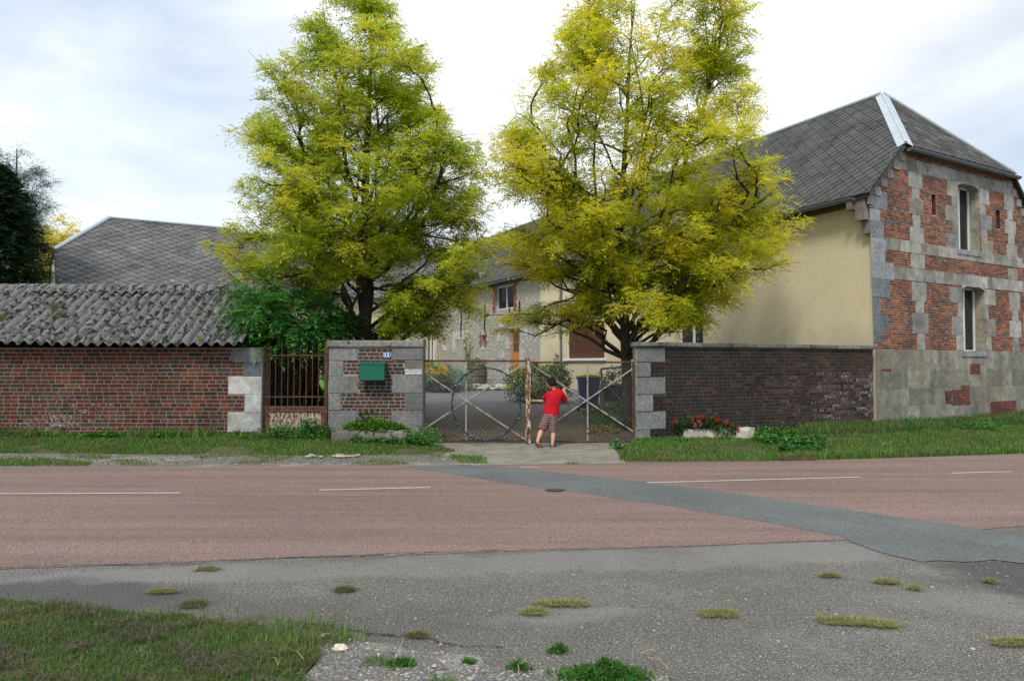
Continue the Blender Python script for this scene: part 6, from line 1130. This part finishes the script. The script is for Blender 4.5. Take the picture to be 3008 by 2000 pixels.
n = 90000; P = np.stack([RNG.uniform(-4.6, -.9, n), RNG.uniform(3.3, 5.7, n), np.full(n, .03)], 1); P = P[inpoly(P, ngp)]; P = P[(nz2(P, 5, 3)+.6*nz2(P, 13, 8) > .45) | (RNG.uniform(0, 1, len(P)) < .08)]; P[:, 2] += RNG.uniform(0, .03, len(P)); stuff(blades('dead_grass', P, (.012, .05), .004, [(.09, .085, .05), (.13, .12, .07), (.07, .07, .035), (.16, .14, .08)], M['blade'], 2.5, loc=(-2.5, 4.5, 0)), 'brown dry mown grass lying on the near lawn')
# leaning taller tufts
P = []
for (u, v, k, s) in ((880, 1450, 200, .14), (690, 1475, 500, .22), (930, 1465, 200, .12), (1000, 1480, 160, .06), (820, 1500, 300, .12), (450, 1440, 260, .2)):
    c_ = gnd(u*1.0+0, v*1.2757); P.append(np.stack([RNG.normal(c_[0], s, k), RNG.normal(c_[1], s*.7, k), np.full(k, .015)], 1))
stuff(blades('tall_tufts', np.concatenate(P), (.04, .10), .0045, GC, M['blade'], 1.3, loc=(-1.5, 4.6, 0)), 'taller grass tufts at the edge of the near lawn')
n = 14000; P = np.stack([RNG.uniform(-1.6, .3, n), RNG.uniform(3.6, 4.75, n), np.full(n, .012)], 1); P = P[inpoly(P, grv)]; P = P[(nz2(P, 8, 1) > .85) & (P[:, 0] < -.25)]; stuff(blades('gravel_tufts', P, (.02, .06), .004, GC2, M['blade'], .9, loc=(-.8, 4.2, 0)), 'sparse grass tufts growing in the loose gravel')
# big weed at bottom
def weedclump(u, v, w_, d_, n, h_, label, z=.012, dark=1.):
    c_ = gnd(u*1.2757, v*1.2757); P = np.stack([c_[0]+RNG.normal(0, w_, n), c_[1]+RNG.normal(0, d_, n), np.zeros(n)], 1); r_ = np.exp(-((P[:, 0]-c_[0])/(w_*1.6))**2-((P[:, 1]-c_[1])/(d_*1.6))**2); P[:, 2] = z+RNG.uniform(0, 1, n)*h_*r_*np.clip(.6+.6*nz2(P, 22, u), .1, 1.3); D = RNG.normal(0, 1, (n, 3))+np.array((0, 0, .6)); o = leafmesh('weed_clump', leaves(P, D, RNG.uniform(.012, .032, n), RNG.uniform(.008, .016, n)), colarr([(.05, .17, .025), (.07, .22, .035), (.035, .12, .02), (.12, .24, .04)], n), M['leaf'], loc=(c_[0], c_[1], 0)); return tag(o, label, 'weed', 'weed clumps in the worn asphalt')
weedclump(1430, 1566, .05, .03, 1400, .06, 'right spur of the large weed clump'); weedclump(1385, 1562, .095, .055, 4200, .085, 'large bushy green weed clump at the bottom edge')
weedclump(1285, 1502, .025, .02, 260, .06, 'small weed sprig behind the large clump'); weedclump(1195, 1545, .03, .02, 260, .05, 'small weed with straw stems left of the large clump'); weedclump(922, 1535, .04, .02, 420, .05, 'broad leaved weed in the loose gravel'); weedclump(1080, 1530, .02, .012, 140, .03, 'tiny weed in the gravel near the cracked edge'); weedclump(520, 1542, .07, .045, 700, .04, 'low dandelion rosette in the near grass')
# clippings
for (u, v, w_, d_, lab) in ((1295, 1394, .135, .035, 'long heap of dried grass clippings'), (1230, 1413, .05, .04, 'small round heap of clippings beside the long heap'), (1655, 1417, .08, .05, 'heap of grass clippings in the middle of the forecourt'), (1975, 1437, .17, .05, 'longest heap of clippings on the right'), (2350, 1484, .12, .04, 'heap of clippings cut by the right edge'), (2042, 1343, .06, .03, 'small heap of clippings near the bitumen strip'), (1912, 1329, .05, .02, 'thin scatter of clippings near the road'), (2104, 1358, .025, .02, 'tiny tuft of clippings right of the small heap'), (2280, 1342, .03, .014, 'faint clippings on the dark seam'), (795, 1362, .05, .03, 'brown scrap of clippings left of centre'), (478, 1313, .06, .02, 'green scrap of clippings at the road edge'), (375, 1366, .07, .025, 'faint green clippings on the dark patch'), (445, 1395, .045, .06, 'dark twisted clump of mown grass'), (400, 1428, .07, .05, 'dark matted clump of mown grass at the lawn edge'), (960, 1468, .04, .02, 'scrap of dead leaves near the crack')):
    c_ = gnd(u*1.2757, v*1.2757); n = int(5200*w_*10*d_*10*.8)+120; P = np.stack([c_[0]+RNG.uniform(-1, 1, n)*w_*1.25, c_[1]+RNG.normal(0, d_*.5, n), np.zeros(n)], 1); 
    if u in (1975,): P[:, 1] -= (P[:, 0]-c_[0])*.22
    r_ = 1-np.clip(np.abs(P[:, 0]-c_[0])/(w_*1.3), 0, 1); P[:, 2] = .013+RNG.uniform(0, .014, n)*r_; dk = .45 if u in (445, 400, 795, 960) else 1
    o = blades('grass_clippings', P, (.015, .035), .0035, [(.28*dk, .28*dk, .10*dk), (.36*dk, .34*dk, .15*dk), (.20*dk, .23*dk, .08*dk)], M['blade'], 4.0, loc=(c_[0], c_[1], .012)); tag(o, lab, 'clippings', 'heaps of grass clippings on the asphalt')
# fallen leaves under the trees, moss on the shed roof
n = 420; P = np.stack([RNG.uniform(-6.5, 7, n), RNG.uniform(11.9, 15.4, n), np.full(n, .03)], 1); P[:, 2] += .16*np.clip((P[:, 1]-13.2)/2.3, 0, 1)*(P[:, 0] < -1.8); D_ = RNG.normal(0, 1, (n, 3))*np.array((1, 1, .15)); stuff(leafmesh('fallen_leaves', leaves(P, D_, RNG.uniform(.025, .05, n), RNG.uniform(.015, .028, n), RNG.uniform(-.4, .4, n)), colarr([(.45, .38, .05), (.35, .25, .06), (.22, .15, .07)], n), M['leaf'], loc=(0, 14, 0)), 'fallen yellow leaves on the verge and driveway', 'leaves')
n = 700; P = np.stack([RNG.uniform(-1.9, 3.0, n), RNG.uniform(15.8, 19, n), np.zeros(n)], 1); P[:, 2] = .03+.036*np.maximum(0, P[:, 1]-16.1)+.01; stuff(leafmesh('fallen_leaves', leaves(P, RNG.normal(0, 1, (n, 3))*np.array((1, 1, .2)), RNG.uniform(.03, .06, n), RNG.uniform(.02, .035, n), RNG.uniform(-.4, .4, n)), colarr([(.30, .22, .06), (.22, .12, .05), (.36, .30, .08)], n), M['leaf'], loc=(0, 17, 0)), 'leaf litter on the yard behind the gate', 'leaves')
for (u, v, r_) in ((159, 907, .13), (171, 932, .17), (5, 941, .15), (22, 930, .08), (75, 960, .06), (330, 905, .05)):
    rr_ = ray(u, v); nn = np.array((0, -.647, 1.)); q0 = np.array((0, 15.2, 1.985)); t_ = np.dot(q0-CAM, nn)/np.dot(rr_, nn); c_ = CAM+rr_*t_; n = int(2600*r_); P = c_+RNG.normal(0, 1, (n, 3))*np.array((r_*.5, r_*.4, .012)); P[:, 2] = c_[2]+.647*(P[:, 1]-c_[1])+.05+RNG.uniform(0, .04, n); leafmesh('moss', leaves(P, RNG.normal(0, 1, (n, 3))+np.array((0, 0, .8)), np.full(n, .03), np.full(n, .012)), colarr([(.10, .14, .02), (.16, .19, .03), (.07, .09, .02)], n), M['leaf_dense'], shed)
# stones
def stones(name, label, poly, n, r, cols, z=.012, box=None):
    xs_ = [p[0] for p in poly]; ys_ = [p[1] for p in poly]; P = np.stack([RNG.uniform(min(xs_), max(xs_), n), RNG.uniform(max(3.6, min(ys_)), max(ys_), n)], 1); P = P[inpoly(P, poly)]; m = MB()
    for x, y in P: m.rock((x, y, z), random.uniform(*r)*(1 if random.random() < .9 else 1.7), jitc(random.choice(cols), .2), .6)
    return stuff(m.build(name, M['rockm'], loc=(float(P[0][0]), float(P[0][1]), 0)), label, 'stones')
SCs = [(.20, .19, .17), (.13, .14, .15), (.26, .25, .22), (.36, .34, .30), (.10, .12, .14), (.17, .155, .13)]
stones('gravel_stones', 'loose grey and white stones in the near gravel', grv, 3600, (.003, .010), SCs)
stones('apron_chips', 'loose chippings on the worn asphalt', gp2([(700, 1300), (2358, 1290), (2358, 1560), (700, 1560)]), 2600, (.003, .007), SCs, .006)
stones('margin_stones', 'small stones in the gravel margin by the road', gp2([(0, 1046), (1050, 1048), (1090, 1070), (0, 1074)]), 700, (.006, .018), SCs)
for (u, v, r_, c_, lab) in ((783, 1502, .034, (.62, .55, .42), 'largest pale flint in the near gravel'), (1015, 1490, .013, (.38, .30, .22), 'small buff stone beyond the gravel'), (900, 1510, .017, (.12, .14, .17), 'dark blue grey stone in the gravel'), (785, 1475, .013, (.55, .50, .40), 'pale pebble behind the largest flint'), (742, 1470, .016, (.6, .55, .44), 'pale stone left of the largest flint'), (870, 1515, .016, (.5, .46, .40), 'pale stone beside the weed'), (1000, 1540, .016, (.40, .35, .29), 'buff stone near the bottom edge'), (805, 1478, .011, (.6, .56, .46), 'smallest white pebble near the crack')):
    p = gnd(u*1.2757, v*1.2757); m = MB(); m.rock((p[0], p[1], .012+r_*.4), r_, c_, .8); o = m.build('stone', M['rockm'], loc=(p[0], p[1], .012)); tag(o, lab, 'stone', 'larger stones in the near gravel')
m = MB()
for i in range(26): u = random.uniform(905, 1050); p = dep(u, 1335, 13.45); m.rock((p[0], 13.3+random.uniform(0, .35), .03), random.uniform(.03, .09), jitc((.34, .31, .25), .2), .35)
o = m.build('pale_stones', M['rockm'], loc=(-2.9, 13.5, .01)); tag(o, 'patch of pale broken stones at the verge edge by the driveway', 'stones')
# straw stems
m = MB()
for (a, b) in (((905, 1535), (928, 1485)), ((1490, 1520), (1540, 1560)), ((1475, 1512), (1510, 1514)), ((660, 1500), (700, 1535)), ((725, 1480), (760, 1478)), ((620, 1520), (640, 1548)), ((1180, 1520), (1195, 1560)), ((1215, 1525), (1200, 1548))):
    p, q = gnd(a[0]*1.2757, a[1]*1.2757), gnd(b[0]*1.2757, b[1]*1.2757); p[2] = .02; q[2] = .035+random.uniform(0, .02); m.tube([p, (p+q)/2+np.array((.01, 0, .015)), q], .0022, 4, (.42, .34, .20, 0))
o = m.build('straw_stems', M['attr'], loc=(-.5, 4.2, 0)); tag(o, 'dry straw stems scattered over the near gravel and weeds', 'straw', kind='stuff')
# cracks: thin ragged dark fissures in the worn asphalt
t = NT('dark crack soil'); M['crack'] = t.fin((.035, .032, .028), 1.)
def crack(pts, wd):
    P = [np.array(gnd(u*1.2757, v*1.2757)) for u, v in pts]; L_, R_ = [], []
    for a, b in zip(P[:-1], P[1:]):
        n = max(2, int(np.linalg.norm(b-a)/.04)); d = (b-a)/np.linalg.norm(b-a); s = np.array((-d[1], d[0], 0))
        for k in range(n): q = a+(b-a)*k/n+s*random.gauss(0, .010); w_ = wd*random.uniform(.15, 1.2); L_.append(q+s*w_); R_.append(q-s*w_)
    m = MB()
    for i in range(len(L_)-1): m.face([(*L_[i][:2], .0135), (*L_[i+1][:2], .0135), (*R_[i+1][:2], .0135), (*R_[i][:2], .0135)])
    tag(m.build('asphalt_crack', M['crack']), kind='structure')
crack([(410, 1428), (480, 1427), (560, 1428), (600, 1424), (660, 1432), (720, 1440), (790, 1447), (830, 1458), (900, 1466), (985, 1472)], .009)
crack([(985, 1473), (1010, 1482), (1080, 1492), (1180, 1490)], .006); crack([(0, 1309), (200, 1303), (420, 1302), (640, 1286), (800, 1282), (960, 1275), (1179, 1268)], .007); crack([(1179, 1268), (1400, 1262), (1640, 1258), (1800, 1252), (1960, 1243)], .004)
